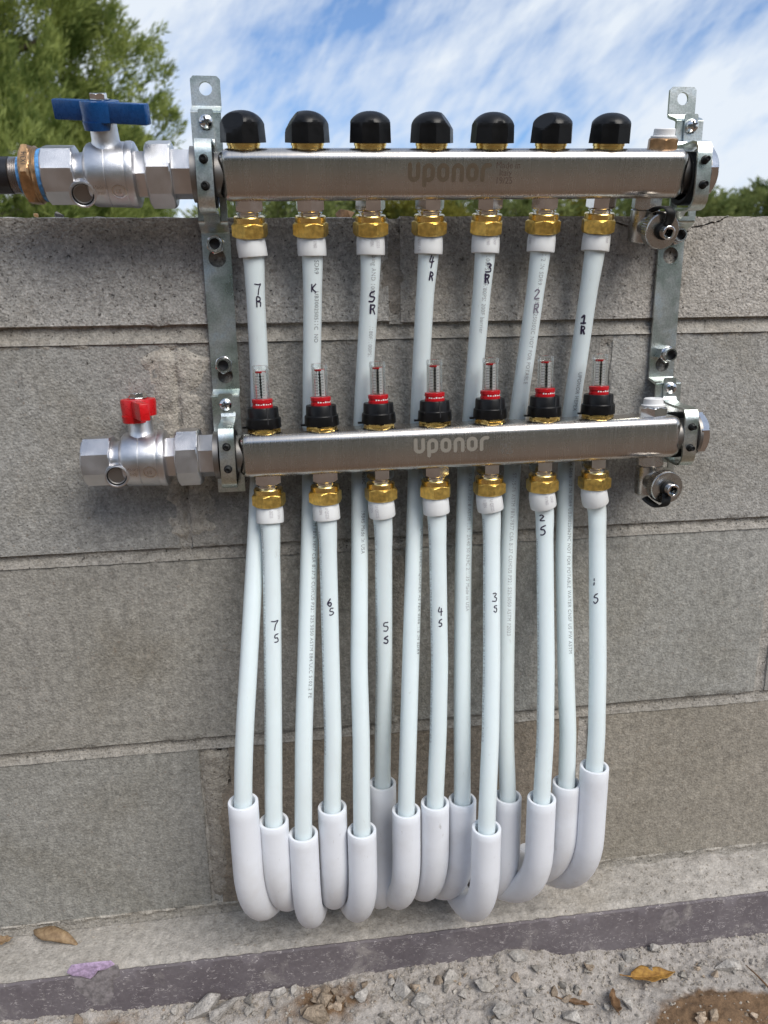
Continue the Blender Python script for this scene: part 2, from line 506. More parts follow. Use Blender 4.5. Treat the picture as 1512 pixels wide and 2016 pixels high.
def plastic_white(name, col, rough, sss, rad, var=0.03, bstr=0.05, scuff=0.25):
    m, nt, b = new_mat(name)
    pos = nd(nt, 'ShaderNodeNewGeometry').outputs['Position']
    n = nd(nt, 'ShaderNodeTexNoise', {'Vector': pos, 'Scale': 40.0, 'Detail': 6.0, 'Roughness': 0.65})
    a = tuple(c * (1 - var) for c in col); c2 = tuple(min(1, c * (1 + var)) for c in col)
    c = mixc(nt, n.outputs[0], a, c2)
    f = nd(nt, 'ShaderNodeTexNoise', {'Vector': pos, 'Scale': 900.0, 'Detail': 2.0})
    mp = nd(nt, 'ShaderNodeMapping', {'Vector': pos, 'Rotation': (0.5, 0.3, 0.2), 'Scale': (260.0, 260.0, 70.0)})
    sc = nd(nt, 'ShaderNodeTexNoise', {'Vector': mp.outputs[0], 'Scale': 1.0, 'Detail': 4.0, 'Roughness': 0.7})
    dz = nd(nt, 'ShaderNodeTexNoise', {'Vector': pos, 'Scale': 16.0, 'Detail': 5.0, 'Roughness': 0.65})
    c = mixc(nt, math_(nt, 'MULTIPLY', ramp(nt, sc.outputs[0], [(0.66, 0.0), (0.72, 1.0)]), scuff), c, (0.42, 0.40, 0.38))
    c = mixc(nt, math_(nt, 'MULTIPLY', ramp(nt, dz.outputs[0], [(0.50, 0.0), (0.75, 1.0)]), scuff * 0.55), c, (0.55, 0.52, 0.48))
    bp = nd(nt, 'ShaderNodeBump', {'Height': f.outputs[0], 'Strength': bstr, 'Distance': 0.0003})
    setb(b, nt, Base_Color=c, Roughness=rough, Normal=bp.outputs[0])
    b.inputs['Subsurface Weight'].default_value = sss
    b.inputs['Subsurface Radius'].default_value = (1.0, 1.0, 0.95)
    b.inputs['Subsurface Scale'].default_value = rad
    return m
M_PEX = plastic_white('milky_pex', (0.735, 0.815, 0.825), 0.30, 0.40, 0.005)
M_SLEEVE = plastic_white('white_pex_sleeve', (0.83, 0.845, 0.84), 0.30, 0.35, 0.003)
M_PVC = plastic_white('white_pvc', (0.80, 0.825, 0.87), 0.42, 0.10, 0.002, var=0.05, bstr=0.18, scuff=0.55)

def clear_mat():
    m = bpy.data.materials.new('clear_plastic')
    m.use_nodes = True
    nt = m.node_tree
    nt.nodes.clear()
    tr = nd(nt, 'ShaderNodeBsdfTransparent', {'Color': (0.985, 0.99, 0.985, 1)})
    gl = nd(nt, 'ShaderNodeBsdfGlossy', {'Color': (1, 1, 1, 1), 'Roughness': 0.06})
    fr = nd(nt, 'ShaderNodeFresnel', {'IOR': 1.5})
    fac = math_(nt, 'ADD', math_(nt, 'MULTIPLY', fr.outputs[0], 0.55), 0.02, True)
    mx = nd(nt, 'ShaderNodeMixShader', {0: fac, 1: tr.outputs[0], 2: gl.outputs[0]})
    nd(nt, 'ShaderNodeOutputMaterial', {'Surface': mx.outputs[0]})
    return m
M_CLEAR = clear_mat()

def foam_mat():
    m, nt, b = new_mat('weathered_purple_foam')
    pos = nd(nt, 'ShaderNodeNewGeometry').outputs['Position']
    big = nd(nt, 'ShaderNodeTexNoise', {'Vector': pos, 'Scale': 14.0, 'Detail': 5.0, 'Roughness': 0.6})
    fine = nd(nt, 'ShaderNodeTexNoise', {'Vector': pos, 'Scale': 300.0, 'Detail': 4.0})
    c = mixc(nt, ramp(nt, big.outputs[0], [(0.35, 0.0), (0.68, 1.0)]), (0.112, 0.095, 0.104), (0.172, 0.152, 0.160))
    # dusty smears
    d = nd(nt, 'ShaderNodeTexNoise', {'Vector': pos, 'Scale': 22.0, 'Detail': 6.0, 'Roughness': 0.7, 'Distortion': 0.8})
    c = mixc(nt, ramp(nt, d.outputs[0], [(0.56, 0.0), (0.72, 0.75)]), c, (0.37, 0.34, 0.315))
    # short pale scratches
    mp = nd(nt, 'ShaderNodeMapping', {'Vector': pos, 'Scale': (75.0, 100.0, 230.0)})
    wn = nd(nt, 'ShaderNodeTexNoise', {'Vector': mp.outputs[0], 'Scale': 0.9, 'Detail': 2.0, 'Distortion': 1.4})
    ln = ramp(nt, math_(nt, 'ABSOLUTE', math_(nt, 'SUBTRACT', wn.outputs[0], 0.5)), [(0.0, 1.0), (0.022, 0.0)])
    mk = nd(nt, 'ShaderNodeTexNoise', {'Vector': pos, 'Scale': 150.0, 'Detail': 2.0})
    ln = math_(nt, 'MULTIPLY', ln, ramp(nt, mk.outputs[0], [(0.50, 0.0), (0.55, 0.85)]))
    c = mixc(nt, ln, c, (0.50, 0.46, 0.45))
    c = mixc(nt, 0.5, c, ramp(nt, fine.outputs[0], [(0.3, 0.8), (0.7, 1.2)]), 'MULTIPLY')
    bp = nd(nt, 'ShaderNodeBump', {'Height': math_(nt, 'ADD', fine.outputs[0], ln), 'Strength': 0.4, 'Distance': 0.0008})
    setb(b, nt, Base_Color=c, Roughness=0.8, Normal=bp.outputs[0])
    return m
M_FOAM = foam_mat()
M_LILAC = simple('fresh_lilac_foam', (0.43, 0.32, 0.47), 0.8, nscale=300, var=0.25, bscale=500, bstr=0.6, bdist=0.0008)
M_SCRAPE = simple('scraped_grey_foam', (0.200, 0.180, 0.182), 0.85, nscale=260, var=0.3, bscale=400, bstr=0.6, bdist=0.0008)

def soil_mat(name='rubble_dust'):
    m, nt, b = new_mat(name)
    pos = nd(nt, 'ShaderNodeNewGeometry').outputs['Position']
    n1 = nd(nt, 'ShaderNodeTexNoise', {'Vector': pos, 'Scale': 160.0, 'Detail': 6.0, 'Roughness': 0.7})
    n2 = nd(nt, 'ShaderNodeTexNoise', {'Vector': pos, 'Scale': 800.0, 'Detail': 3.0, 'Roughness': 0.7})
    at = nd(nt, 'ShaderNodeAttribute', attribute_name='soil')
    n3 = nd(nt, 'ShaderNodeTexNoise', {'Vector': pos, 'Scale': 60.0, 'Detail': 5.0})
    k = math_(nt, 'ADD', at.outputs['Fac'], math_(nt, 'MULTIPLY', math_(nt, 'SUBTRACT', n3.outputs[0], 0.5), 0.8))
    k = ramp(nt, k, [(0.35, 0.0), (0.62, 1.0)])
    c = mixc(nt, k, (0.43, 0.395, 0.36), (0.20, 0.125, 0.070))
    c = mixc(nt, 1.0, c, ramp(nt, n1.outputs[0], [(0.25, 0.62), (0.75, 1.3)]), 'MULTIPLY')
    c = mixc(nt, 0.8, c, ramp(nt, n2.outputs[0], [(0.28, 0.55), (0.72, 1.4)]), 'MULTIPLY')
    h = math_(nt, 'ADD', math_(nt, 'MULTIPLY', n1.outputs[0], 1.0), math_(nt, 'MULTIPLY', n2.outputs[0], 0.5))
    bp = nd(nt, 'ShaderNodeBump', {'Height': h, 'Strength': 0.9, 'Distance': 0.002})
    setb(b, nt, Base_Color=c, Roughness=0.95, Normal=bp.outputs[0])
    return m
M_SOIL = soil_mat()

def dirt_far():
    m, nt, b = new_mat('bare_dirt')
    pos = nd(nt, 'ShaderNodeNewGeometry').outputs['Position']
    n = nd(nt, 'ShaderNodeTexNoise', {'Vector': pos, 'Scale': 1.3, 'Detail': 8.0, 'Roughness': 0.65})
    c = mixc(nt, ramp(nt, n.outputs[0], [(0.3, 0.0), (0.7, 1.0)]), (0.105, 0.066, 0.042), (0.165, 0.110, 0.074))
    sp_ = nd(nt, 'ShaderNodeSeparateXYZ', {0: pos})
    g = ramp(nt, math_(nt, 'MULTIPLY', sp_.outputs[1], 0.2), [(0.15, 0.0), (0.4, 1.0)])
    c = mixc(nt, g, c, (0.09, 0.11, 0.035))
    wob = math_(nt, 'ADD', math_(nt, 'MULTIPLY', sp_.outputs[1], -0.1), math_(nt, 'MULTIPLY', math_(nt, 'SUBTRACT', n.outputs[0], 0.5), 0.15))
    g2 = ramp(nt, wob, [(0.29, 0.0), (0.36, 1.0)])
    c = mixc(nt, g2, c, (0.060, 0.066, 0.045))
    setb(b, nt, Base_Color=c, Roughness=0.95)
    return m
M_DIRT = dirt_far()

def leaf_mat(name, c1, c2, trans=0.35, scale=3.0):
    m = bpy.data.materials.new(name)
    m.use_nodes = True
    nt = m.node_tree
    nt.nodes.clear()
    pos = nd(nt, 'ShaderNodeNewGeometry').outputs['Position']
    n = nd(nt, 'ShaderNodeTexNoise', {'Vector': pos, 'Scale': scale, 'Detail': 5.0, 'Roughness': 0.7})
    c = mixc(nt, ramp(nt, n.outputs[0], [(0.40, 0.0), (0.58, 1.0)]), c1, c2)
    d = nd(nt, 'ShaderNodeBsdfDiffuse', {'Color': c})
    t = nd(nt, 'ShaderNodeBsdfTranslucent', {'Color': c})
    mx = nd(nt, 'ShaderNodeMixShader', {0: trans, 1: d.outputs[0], 2: t.outputs[0]})
    nd(nt, 'ShaderNodeOutputMaterial', {'Surface': mx.outputs[0]})
    return m
M_CONIFER = leaf_mat('conifer_needles', (0.15, 0.205, 0.058), (0.46, 0.51, 0.17), 0.5, 3.6)
M_CONIFER2 = leaf_mat('bright_conifer_needles', (0.13, 0.19, 0.046), (0.43, 0.48, 0.15), 0.45, 3.6)
M_FAR = leaf_mat('far_foliage', (0.14, 0.18, 0.062), (0.27, 0.30, 0.11), 0.4, 0.9)
M_FARY = leaf_mat('yellowing_foliage', (0.17, 0.18, 0.045), (0.30, 0.27, 0.06), 0.4, 0.9)
M_BACK = leaf_mat('added_tree_foliage', (0.06, 0.09, 0.028), (0.12, 0.145, 0.05), 0.35, 0.9)  # foliage of the added unseen trees that darken the metal's reflections
M_BARK = simple('bark', (0.10, 0.075, 0.055), 0.9, nscale=20, var=0.3, bscale=40, bstr=0.6, bdist=0.01)

# ================================================================== SETTING
# far ground
o = MB().add([(-400, -400, -0.085), (400, -400, -0.085), (400, 900, -0.085), (-400, 900, -0.085)], [[0, 1, 2, 3]]).build('ground', M_DIRT, None, False)
tag(o, 'bare brown ground around the wall', None, kind='structure')

# ---- wall of concrete blocks
X0 = 0.0496
WALL_T = 0.19
wall = thing('block_wall', 'unpainted grey concrete block wall with raked mortar joints and a cracked top corner', 'wall', (0.25, 0.1, 0.0))

def rough_edge_block(x0, x1, z0, z1, amp=0.0006, erode=0.0018, top_rough=0.0, step=0.007, dent=None):
    """block with a gridded, slightly irregular front; returns an MB in world coordinates minus the wall origin"""
    nx = max(6, int((x1 - x0) / step)); nz = max(6, int((z1 - z0) / step))
    xs = [x0, x0 + 0.0016] + [x0 + (x1 - x0) * i / nx for i in range(1, nx)] + [x1 - 0.0016, x1]
    zs = [z0, z0 + 0.0016] + [z0 + (z1 - z0) * i / nz for i in range(1, nz)] + [z1 - 0.0016, z1]
    vs_, fs_ = [], []
    for z in zs:
        for x in xs:
            y = amp * noise.fractal(Vector((x * 45, 3.1, z * 45)), 1.0, 2.0, 3)
            xx, zz = x, z
            e = 1.0 + 1.2 * noise.noise(Vector((x * 60, 9.0, z * 60)))
            ed = max(0, e)
            if x in (x0, x1): y += 0.0016 * ed; xx += (0.0006 * ed) * (1 if x == x0 else -1)
            if z in (z0, z1): y += 0.0016 * ed; zz += (0.0007 * ed) * (1 if z == z0 else -1)
            if z == z1 and top_rough:
                zz -= top_rough * max(0, noise.fractal(Vector((x * 40, 1.0, 5.0)), 1.0, 2.0, 4)) ; y += top_rough * 0.4 * ed
            if dent: y += dent(x, z)
            vs_.append((xx, y, zz))
    W = len(xs); H = len(zs)
    for j in range(H - 1):
        for i in range(W - 1):
            fs_.append([j * W + i, j * W + i + 1, (j + 1) * W + i + 1, (j + 1) * W + i])
    # sides to the back
    border = [i for i in range(W)] + [j * W + W - 1 for j in range(1, H)] + [(H - 1) * W + i for i in range(W - 2, -1, -1)] + [j * W for j in range(H - 2, 0, -1)]
    off = len(vs_)
    for b in border:
        vs_.append((vs_[b][0], WALL_T, vs_[b][2]))
    nb = len(border)
    for k in range(nb):
        k2 = (k + 1) % nb
        fs_.append([border[k], off + k, off + k2, border[k2]])
    fs_.append([off + k for k in range(nb)][::-1])
    mb = MB()
    mb.add(vs_, fs_, Matrix.Translation((-0.25, -0.1, 0)))
    return mb

J = 0.0048
def broken_corner(x, z):
    m = 1 - ((x - X0 - .013) / .011) ** 2 - ((z - CS + .030) / .028) ** 2 + 0.7 * noise.fractal(Vector((x * 90, 2, z * 90)), 1, 2, 3)
    return 0.013 * sstep(0.0, 0.5, m)

def course(z0, z1, joints, mat_, tones, top_rough=0.0, dents=()):
    for k in range(len(joints) - 1):
        mb = rough_edge_block(joints[k] + J, joints[k + 1] - J, z0, z1, top_rough=top_rough, dent=broken_corner if k in dents else None, step=.004 if k in dents else .007)
        ob = mb.build('concrete_block', mat_, wall, True, 40, recalc=False)
        t = tones[k % len(tones)]
        ob.color = (*t, 1)
CS = 0.2032
ZTOP = 0.7067
# top half-height course (right corner block is cracked in two pieces)
xr = X0 + 0.6096
course(3 * CS + J + .0015, ZTOP, [X0 - 1.016, X0 - 0.6096, X0 - 0.2032, X0 + 0.2032], M_BLOCK_TOP, [(1, 1, 1), (1.0, .99, .98)], top_rough=0.0016)

def cracked_block(x0, x1, z0, z1):
    # crack runs from the left flank up to the top face
    pts = [(1205, 437), (1222, 441), (1236, 447), (1253, 456), (1290, 463), (1330, 466), (1352, 457), (1362, 449), (1382, 446), (1402, 441), (1418, 436), (1428, 430), (1437, 423)]
    cr = [(P(u, v, 0.0).x, P(u, v, 0.0).z) for u, v in pts]
    cr[-1] = (cr[-1][0], z1)
    fine = []
    for (a, b), (c, d) in zip(cr[:-1], cr[1:]):
        for k in range(4):
            t = k / 4
            fine.append((a + (c - a) * t + random.uniform(-.0006, .0006), b + (d - b) * t + random.uniform(-.0008, .0008)))
    fine.append(cr[-1])
    # the crack begins at the top left of the block hidden by the fittings
    start = [(fine[0][0] - 0.022, z1), (fine[0][0] - 0.012, fine[0][1] + 0.008)]
    line = start + fine
    gap = 0.0018
    up_ = [(x + 0.0002, z + gap * (0.5 + 0.7 * abs(noise.noise(Vector((x * 90, 0, 3)))))) for x, z in line]
    up_[0] = (up_[0][0] + gap, z1); up_[-1] = (up_[-1][0] - gap, z1)
    def topedge(xa, xb, n=26):
        return [(xa + (xb - xa) * i / n, z1 - 0.0013 * max(0, noise.fractal(Vector(((xa + (xb - xa) * i / n) * 60, 1, 5)), 1, 2, 3))) for i in range(1, n)]
    chip = up_ + topedge(up_[-1][0], up_[0][0])
    body = [(x0, z0), (x1, z0), (x1, z1)] + topedge(x1, line[-1][0]) + line[::-1] + topedge(line[0][0], x0) + [(x0, z1)]
    for loop, yy in ((chip, -0.0006), (body, 0.0)):
        mb = MB()
        mb.plate(loop, [], yy, WALL_T, Matrix.Translation((-0.25, -0.1, 0)))
        mb.build('concrete_block', M_BLOCK_TOP, wall, False).color = (1.03, 1.0, 0.97, 1)
    # dark back inside of the crack
cracked_block(X0 + 0.2032 + J, xr - J, 3 * CS + J + .0015, ZTOP)
course(3 * CS + J + .0015, ZTOP, [xr, xr + 0.4064, xr + .8128, xr + 1.2192], M_BLOCK_TOP, [(1, 1, 1)], top_rough=0.0016)
course(2 * CS + J, 3 * CS - J - .0015, [X0 - .8128, X0 - .4064, X0, X0 + .4064, X0 + .8128, X0 + 1.2192, X0 + 1.6256], M_BLOCK, [(1, 1, 1), (1, 1, 1), (.92, .90, .88), (1.06, 1.05, 1.04)])
course(CS + J, 2 * CS - J, [X0 - 1.016, X0 - .6096, X0 - .2032, X0 + .2032, X0 + .6096, X0 + 1.016, X0 + 1.4224, X0 + 1.8288], M_BLOCK_LOW, [(1, 1, 1), (.96, .95, .93), (.97, .95, .92), (1.08, 1.09, 1.09), (1, 1, 1), (.98, .97, .96), (1, 1, 1)])
course(J + .001, CS - J, [X0 - .8128, X0 - .4064, X0, X0 + .4064, X0 + .8128, X0 + 1.2192, X0 + 1.6256], M_BLOCK_LOW, [(.96, .96, .95), (.95, .95, .94), (.86, .76, .66), (1.0, .94, .86)], dents=(2,))

def mortar_strip(a, b, vertical, w=0.0135, depth=0.0038, lump=0.0016, seed=0.0):
    """concave raked joint between blocks, as a grid with noise; a,b = (x,z)"""
    L = (Vector(b) - Vector(a)).length
    n = max(8, int(L / 0.004)); m = 7
    vs_, fs_ = [], []
    for i in range(n + 1):
        t = i / n
        x = a[0] + (b[0] - a[0]) * t; z = a[1] + (b[1] - a[1]) * t
        for j in range(m + 1):
            s = (j / m - 0.5)
            off = s * w
            px, pz = (x + off, z) if vertical else (x, z + off)
            y = depth * (1 - (2 * s - 0.35) ** 2 * 0.75) - 0.0002 if not vertical else depth * (1 - (2 * s) ** 2 * 0.55) - 0.0002
            y += lump * noise.fractal(Vector((px * 70, seed, pz * 70)), 1.0, 2.0, 4) * 0.8
            vs_.append((px, y, pz))
    for i in range(n):
        for j in range(m):
            q = [i * (m + 1) + j, (i + 1) * (m + 1) + j, (i + 1) * (m + 1) + j + 1, i * (m + 1) + j + 1]
            fs_.append(q)
    return vs_, fs_
WM = Matrix.Translation((-0.25, -0.1, 0))
XL, XR = X0 - 0.81, X0 + 1.60
for z, w, dp in ((3 * CS, 0.0165, 0.0050), (2 * CS, 0.0125, 0.0036), (CS, 0.0125, 0.0032), (0.0005, 0.0118, 0.0012)):
    mb = MB(); mb.add(*mortar_strip((XL, z), (XR, z), False, w, dp, seed=z * 10), WM)
    mb.box((XL, 0.012, z - 0.0062), (XR, WALL_T - 0.01, z + 0.0062), WM)
    mb.build('mortar_joint', M_MORTAR, wall, True, 60, recalc=False).color = (.74, .72, .69, 1) if z < .5 else (.80, .78, .75, 1)
for x, c in ((X0 + 1.016, 3), (X0 + .8128, 2), (X0 + 1.2192, 2), (X0 + 1.016, 1), (X0 + .8128, 0), (X0 + 1.2192, 0), (X0 - .6096, 3), (X0 - .4064, 2), (X0 - .6096, 1), (X0 - .4064, 0), (X0 + .2032, 3), (X0 + .6096, 3), (X0 - .2032, 3), (X0, 2), (X0 + .4064, 2), (X0 + .2032, 1), (X0 + .6096, 1), (X0 - .2032, 1), (X0, 0), (X0 + .4064, 0)):
    z0 = c * CS + J; z1 = min((c + 1) * CS - J, ZTOP - .002)
    mb = MB(); mb.add(*mortar_strip((x, z0), (x, z1), True, 0.0118, 0.0030, seed=x * 7), WM)
    mb.box((x - 0.006, 0.012, z0), (x + 0.006, WALL_T - 0.01, z1), WM)
    mb.build('mortar_joint', M_MORTAR, wall, True, 60, recalc=False).color = (.95, .94, .92, 1)

def smear(x0, x1, z0, z1, amp, fn, seed, tone=(1, 1, 1)):
    """mortar spread over block faces: a lumpy sheet that stands proud only where fn>0"""
    nx = int((x1 - x0) / 0.0025); nz = int((z1 - z0) / 0.0025)
    vs_, fs_ = [], []
    for j in range(nz + 1):
        for i in range(nx + 1):
            x = x0 + (x1 - x0) * i / nx; z = z0 + (z1 - z0) * j / nz
            bd = min(x - x0, x1 - x, z - z0, z1 - z)
            m = fn(x, z) - 1.3 * (1 - sstep(0, .012, bd)) + 0.55 * noise.fractal(Vector((x * 60, seed, z * 60)), 0.8, 2.0, 5)
            h = amp * max(-1.0, min(1.0, m * 1.4)) + 0.0004 * noise.noise(Vector((x * 160, seed, z * 160)))
            vs_.append((x, -h + 0.0006, z))
    for j in range(nz):
        for i in range(nx):
            q = [j * (nx + 1) + i, j * (nx + 1) + i + 1, (j + 1) * (nx + 1) + i + 1, (j + 1) * (nx + 1) + i]
            if min(vs_[k][1] for k in q) < 0.0016: fs_.append(q)
    mb = MB(); mb.add(vs_, fs_, WM)
    ob = mb.build('mortar_smear', M_MORTAR, wall, True, 60, recalc=False)
    ob.color = (*tone, 1)
# left head joint of the second course: wide struck mortar with a groove
smear(X0 - .045, X0 + .055, 2 * CS + .01, 3 * CS - .012, 0.0030, lambda x, z: 0.55 - ((x - X0 - .006) / .030) ** 2 - (0.75 if abs(x - X0 - .004) < .0025 else 0) + 0.9 * max(0, (z - 3 * CS + .05) / .04), 2.0, (1.06, 1.03, .98))
smear(X0 - .26, X0 + .10, 3 * CS - .024, 3 * CS + .006, 0.0016, lambda x, z: 0.42 - ((z - 3 * CS + .0085) / .0055) ** 2, 5.0, (.90, .87, .83))
smear(X0 + .10, X0 + .72, 3 * CS - .026, 3 * CS + .004, 0.0014, lambda x, z: 0.36 - ((z - 3 * CS + .009) / .0065) ** 2, 8.0, (.86, .83, .79))
smear(X0 + .145, X0 + .235, 3 * CS + .014, ZTOP - .006, 0.0012, lambda x, z: 0.45 - ((x - X0 - .195) / .022) ** 2, 15.0, (.72, .68, .64))
smear(X0 + .185, X0 + .228, CS + .01, 2 * CS - .012, 0.0013, lambda x, z: 0.45 - ((x - X0 - .2032) / .010) ** 2, 11.0, (.80, .76, .70))
smear(X0 - .012, X0 + .034, .012, CS - .006, 0.0022, lambda x, z: 0.6 - ((x - X0 - .006) / (.009 + .016 * max(0, (z - .12) / .08))) ** 2, 21.0, (.82, .78, .72))
for zz, sd in ((2 * CS, 41.0), (CS, 47.0)):
    smear(X0 - .26, X0 + .72, zz - .016, zz + .014, 0.0013, lambda x, z, zz=zz: 0.20 - ((z - zz + .0055) / .0048) ** 2 + 0.45 * noise.noise(Vector((x * 14, zz, 3))), sd, (.82, .80, .77))
smear(X0 - .25, X0 + .70, -.004, .016, 0.0030, lambda x, z: 0.5 - ((z - .002) / .009) ** 2, 31.0, (.98, .95, .90))

# ---- concrete footing ledge
def grid_sheet(name, x0, x1, y0, y1, step, fn, m, attr=None, parent=None):
    nx = int((x1 - x0) / step); ny = int((y1 - y0) / step)
    vs_, fs_, at = [], [], []
    for j in range(ny + 1):
        for i in range(nx + 1):
            x = x0 + (x1 - x0) * i / nx; y = y0 + (y1 - y0) * j / ny
            vs_.append((x, y, fn(x, y)))
            if attr: at.append(attr(x, y))
    for j in range(ny):
        for i in range(nx):
            fs_.append([j * (nx + 1) + i, j * (nx + 1) + i + 1, (j + 1) * (nx + 1) + i + 1, (j + 1) * (nx + 1) + i])
    me = mesh_of(name, vs_, fs_, m, True, 70)
    if attr:
        a = me.attributes.new('soil', 'FLOAT', 'POINT')
        a.data.foreach_set('value', at)
    ob = bpy.data.objects.new(name, me)
    COL.objects.link(ob)
    if parent: ob.parent = parent
    return ob


foot = thing('concrete_footing', 'pale sandy concrete footing ledge along the base of the block wall', 'footing', (0.25, -0.03, -0.01))
def ledge_z(x, y):
    rough = 0.25 + 1.0 * sstep(0.0, 0.22, x)
    z = -0.0062 + 0.0011 * rough * noise.fractal(Vector((x * 110, y * 110, 1)), 0.9, 2.0, 4)
    z += 0.006 * sstep(0.40, 0.60, x) * sstep(-0.05, 0.0, y) * (0.6 + noise.noise(Vector((x * 30, y * 30, 4))))
    z -= 0.0035 * sstep(-0.048, -0.058, y) * (0.7 + 0.6 * noise.noise(Vector((x * 80, 2, 4))))
    return z
lg = grid_sheet('ledge', -0.75, 1.65, -0.0585, 0.02, 0.0028, ledge_z, M_FOOT, None)
lg.data.transform(Matrix.Translation((-0.25, 0.03, 0.01))); lg.parent = foot
lg.color = (1, 1, 1, 1)
mb = MB(); mb.box((-0.75, -0.0565, -0.30), (1.65, 0.19, -0.0115), Matrix.Translation((-0.25, 0.03, 0.01)))
mb.build('footing_body', M_FOOT, foot, False)

# ---- purple foam board
board = thing('foam_board', 'weathered purple foam insulation board on edge along the footing', 'foam board', (0.25, -0.06, -0.03))
vs_, fs_ = [], []
nx = 480
for i in range(nx + 1):
    x = -0.75 + 2.40 * i / nx
    w = 0.0009 * noise.fractal(Vector((x * 40, 7, 2)), 1, 2, 3)
    tz = -0.0068 + 0.0012 * noise.fractal(Vector((x * 90, 3, 2)), 1, 2, 3)
    for k, (y, z) in enumerate(((-0.0572, tz - 0.0012), (-0.0592, tz), (-0.0612, tz - 0.0015), (-0.0616 + w, tz - 0.012), (-0.0619 + w, -0.035), (-0.062, -0.10))):
        vs_.append((x - 0.25, y + 0.06, z + 0.03))
for i in range(nx):
    for k in range(5):
        fs_.append([i * 6 + k, i * 6 + k + 1, (i + 1) * 6 + k + 1, (i + 1) * 6 + k])
mb = MB(); mb.add(vs_, fs_); mb.build('board_face', M_FOAM, board, True, 50)
def flake(name, poly_px, y, m, thick, curl, parent, org):
    pts = [P(u, v, y) for u, v in poly_px]
    cx = sum((p for p in pts), Vector()) / len(pts)
    n = len(pts)
    rings = []
    for sc_, dy in ((1.0, 0.0008), (0.97, -thick * 0.6), (0.6, -thick - curl * 0.4), (0.3, -thick)):
        rings.append([(cx.x + (p.x - cx.x) * sc_ - org[0], y + dy * (1 + 0.5 * noise.noise(p * 300)) - org[1], cx.z + (p.z - cx.z) * sc_ - org[2]) for p in pts])
    mb = MB(); mb.loft(rings); return mb.build(name, m, parent, True, 25)
ORG = (0.25, -0.06, -0.03)
flake('torn_flap', [(131, 1915), (140, 1901), (165, 1897), (190, 1895), (218, 1892), (226, 1899), (208, 1908), (196, 1906), (188, 1918), (178, 1927), (160, 1922), (143, 1921)], -0.0613, M_LILAC, 0.0008, 0.0012, board, ORG)
flake('scraped_patch', [(143, 1926), (160, 1926), (180, 1929), (198, 1909), (232, 1900), (238, 1922), (222, 1930), (232, 1962), (208, 1982), (180, 1976), (160, 1966), (148, 1950)], -0.0614, M_SCRAPE, 0.0005, 0.0006, board, ORG)
flake('scraped_patch', [(1300, 1806), (1310, 1792), (1325, 1788), (1336, 1800), (1340, 1818), (1330, 1835), (1305, 1842), (1298, 1825)], -0.0614, M_SCRAPE, 0.0005, 0.0004, board, ORG)

# ---- rubble ground in front
gz_x = [-0.5, -0.16, 0.025, 0.12, 0.22, 0.30, 0.36, 0.42, 0.535, 0.665, 1.1]
gz_z = [-0.048, -0.048, -0.060, -0.056, -0.046, -0.047, -0.044, -0.056, -0.0615, -0.062, -0.064]
def gh(x, y):
    b = float(np.interp(x, gz_x, gz_z)) + 0.0015
    d = -0.058 - y
    z = b - 0.10 * min(d, 0.10) + 0.0045 * noise.fractal(Vector((x * 28, y * 28, 3)), 0.9, 2.0, 5) + 0.0022 * noise.fractal(Vector((x * 120, y * 120, 8)), 0.6, 2.0, 4)
    z += 0.012 * math.exp(-(((x - 0.535) / .05) ** 2 + ((y + .150) / .035) ** 2))       # brown soil heap at the right
    z += 0.006 * math.exp(-(((x - 0.375) / .035) ** 2 + ((y + .075) / .02) ** 2))
    z -= 0.06 * sstep(0.30, 0.42, d) + 0.04 * sstep(-0.45, -0.6, x) - 0.04 * sstep(1.2, 1.4, x)
    return z
def soil_f(x, y):
    s = 0.98 * math.exp(-(((x - 0.56) / .085) ** 2 + ((y + .165) / .046) ** 2) ** 2)
    s += 0.60 * math.exp(-(((x - 0.16) / .06) ** 2 + ((y + .085) / .03) ** 2))
    s += 0.40 * math.exp(-(((x + 0.06) / .05) ** 2 + ((y + .075) / .02) ** 2))
    s += 0.55 * sstep(-0.11, -0.20, y)
    return s + 0.08
rub = grid_sheet('rubble_ground', -0.60, 1.40, -0.40, -0.0595, 0.0022, gh, M_SOIL, soil_f)
tag(rub, 'dusty grey rubble and brown soil below the foam board', None, kind='structure')

# ================================================================== MANIFOLDS
def rot_from(yaw, pit, tilt):
    X = Vector((math.cos(yaw), math.sin(yaw), pit)).normalized()
    Z = Vector((0, -math.sin(tilt), math.cos(tilt)))
    Z = (Z - X * Z.dot(X)).normalized()
    Y = Z.cross(X)
    return Matrix(((X.x, Y.x, Z.x), (X.y, Y.y, Z.y), (X.z, Y.z, Z.z)))
U_O = Vector((0.1271, -0.0425, 0.7323)); U_R = rot_from(math.radians(0.1), 0.0103, math.radians(13))
U_RV = rot_from(math.radians(0.1), 0.0103, math.radians(19))
L_O = Vector((0.1304, -0.0435, 0.5075)); L_R = rot_from(math.radians(-0.93), 0.0107, math.radians(0))
U_M = Matrix.Translation(U_O) @ U_R.to_4x4()
L_M = Matrix.Translation(L_O) @ L_R.to_4x4()
HB, DB = 0.019, 0.018
AXX = lambda x=0.0, y=0.0, z=0.0: frame((x, y, z), (1, 0, 0), (0, 0, 1))
AXF = lambda x, y, z: frame((x, y, z), (0, -1, 0), (1, 0, 0))

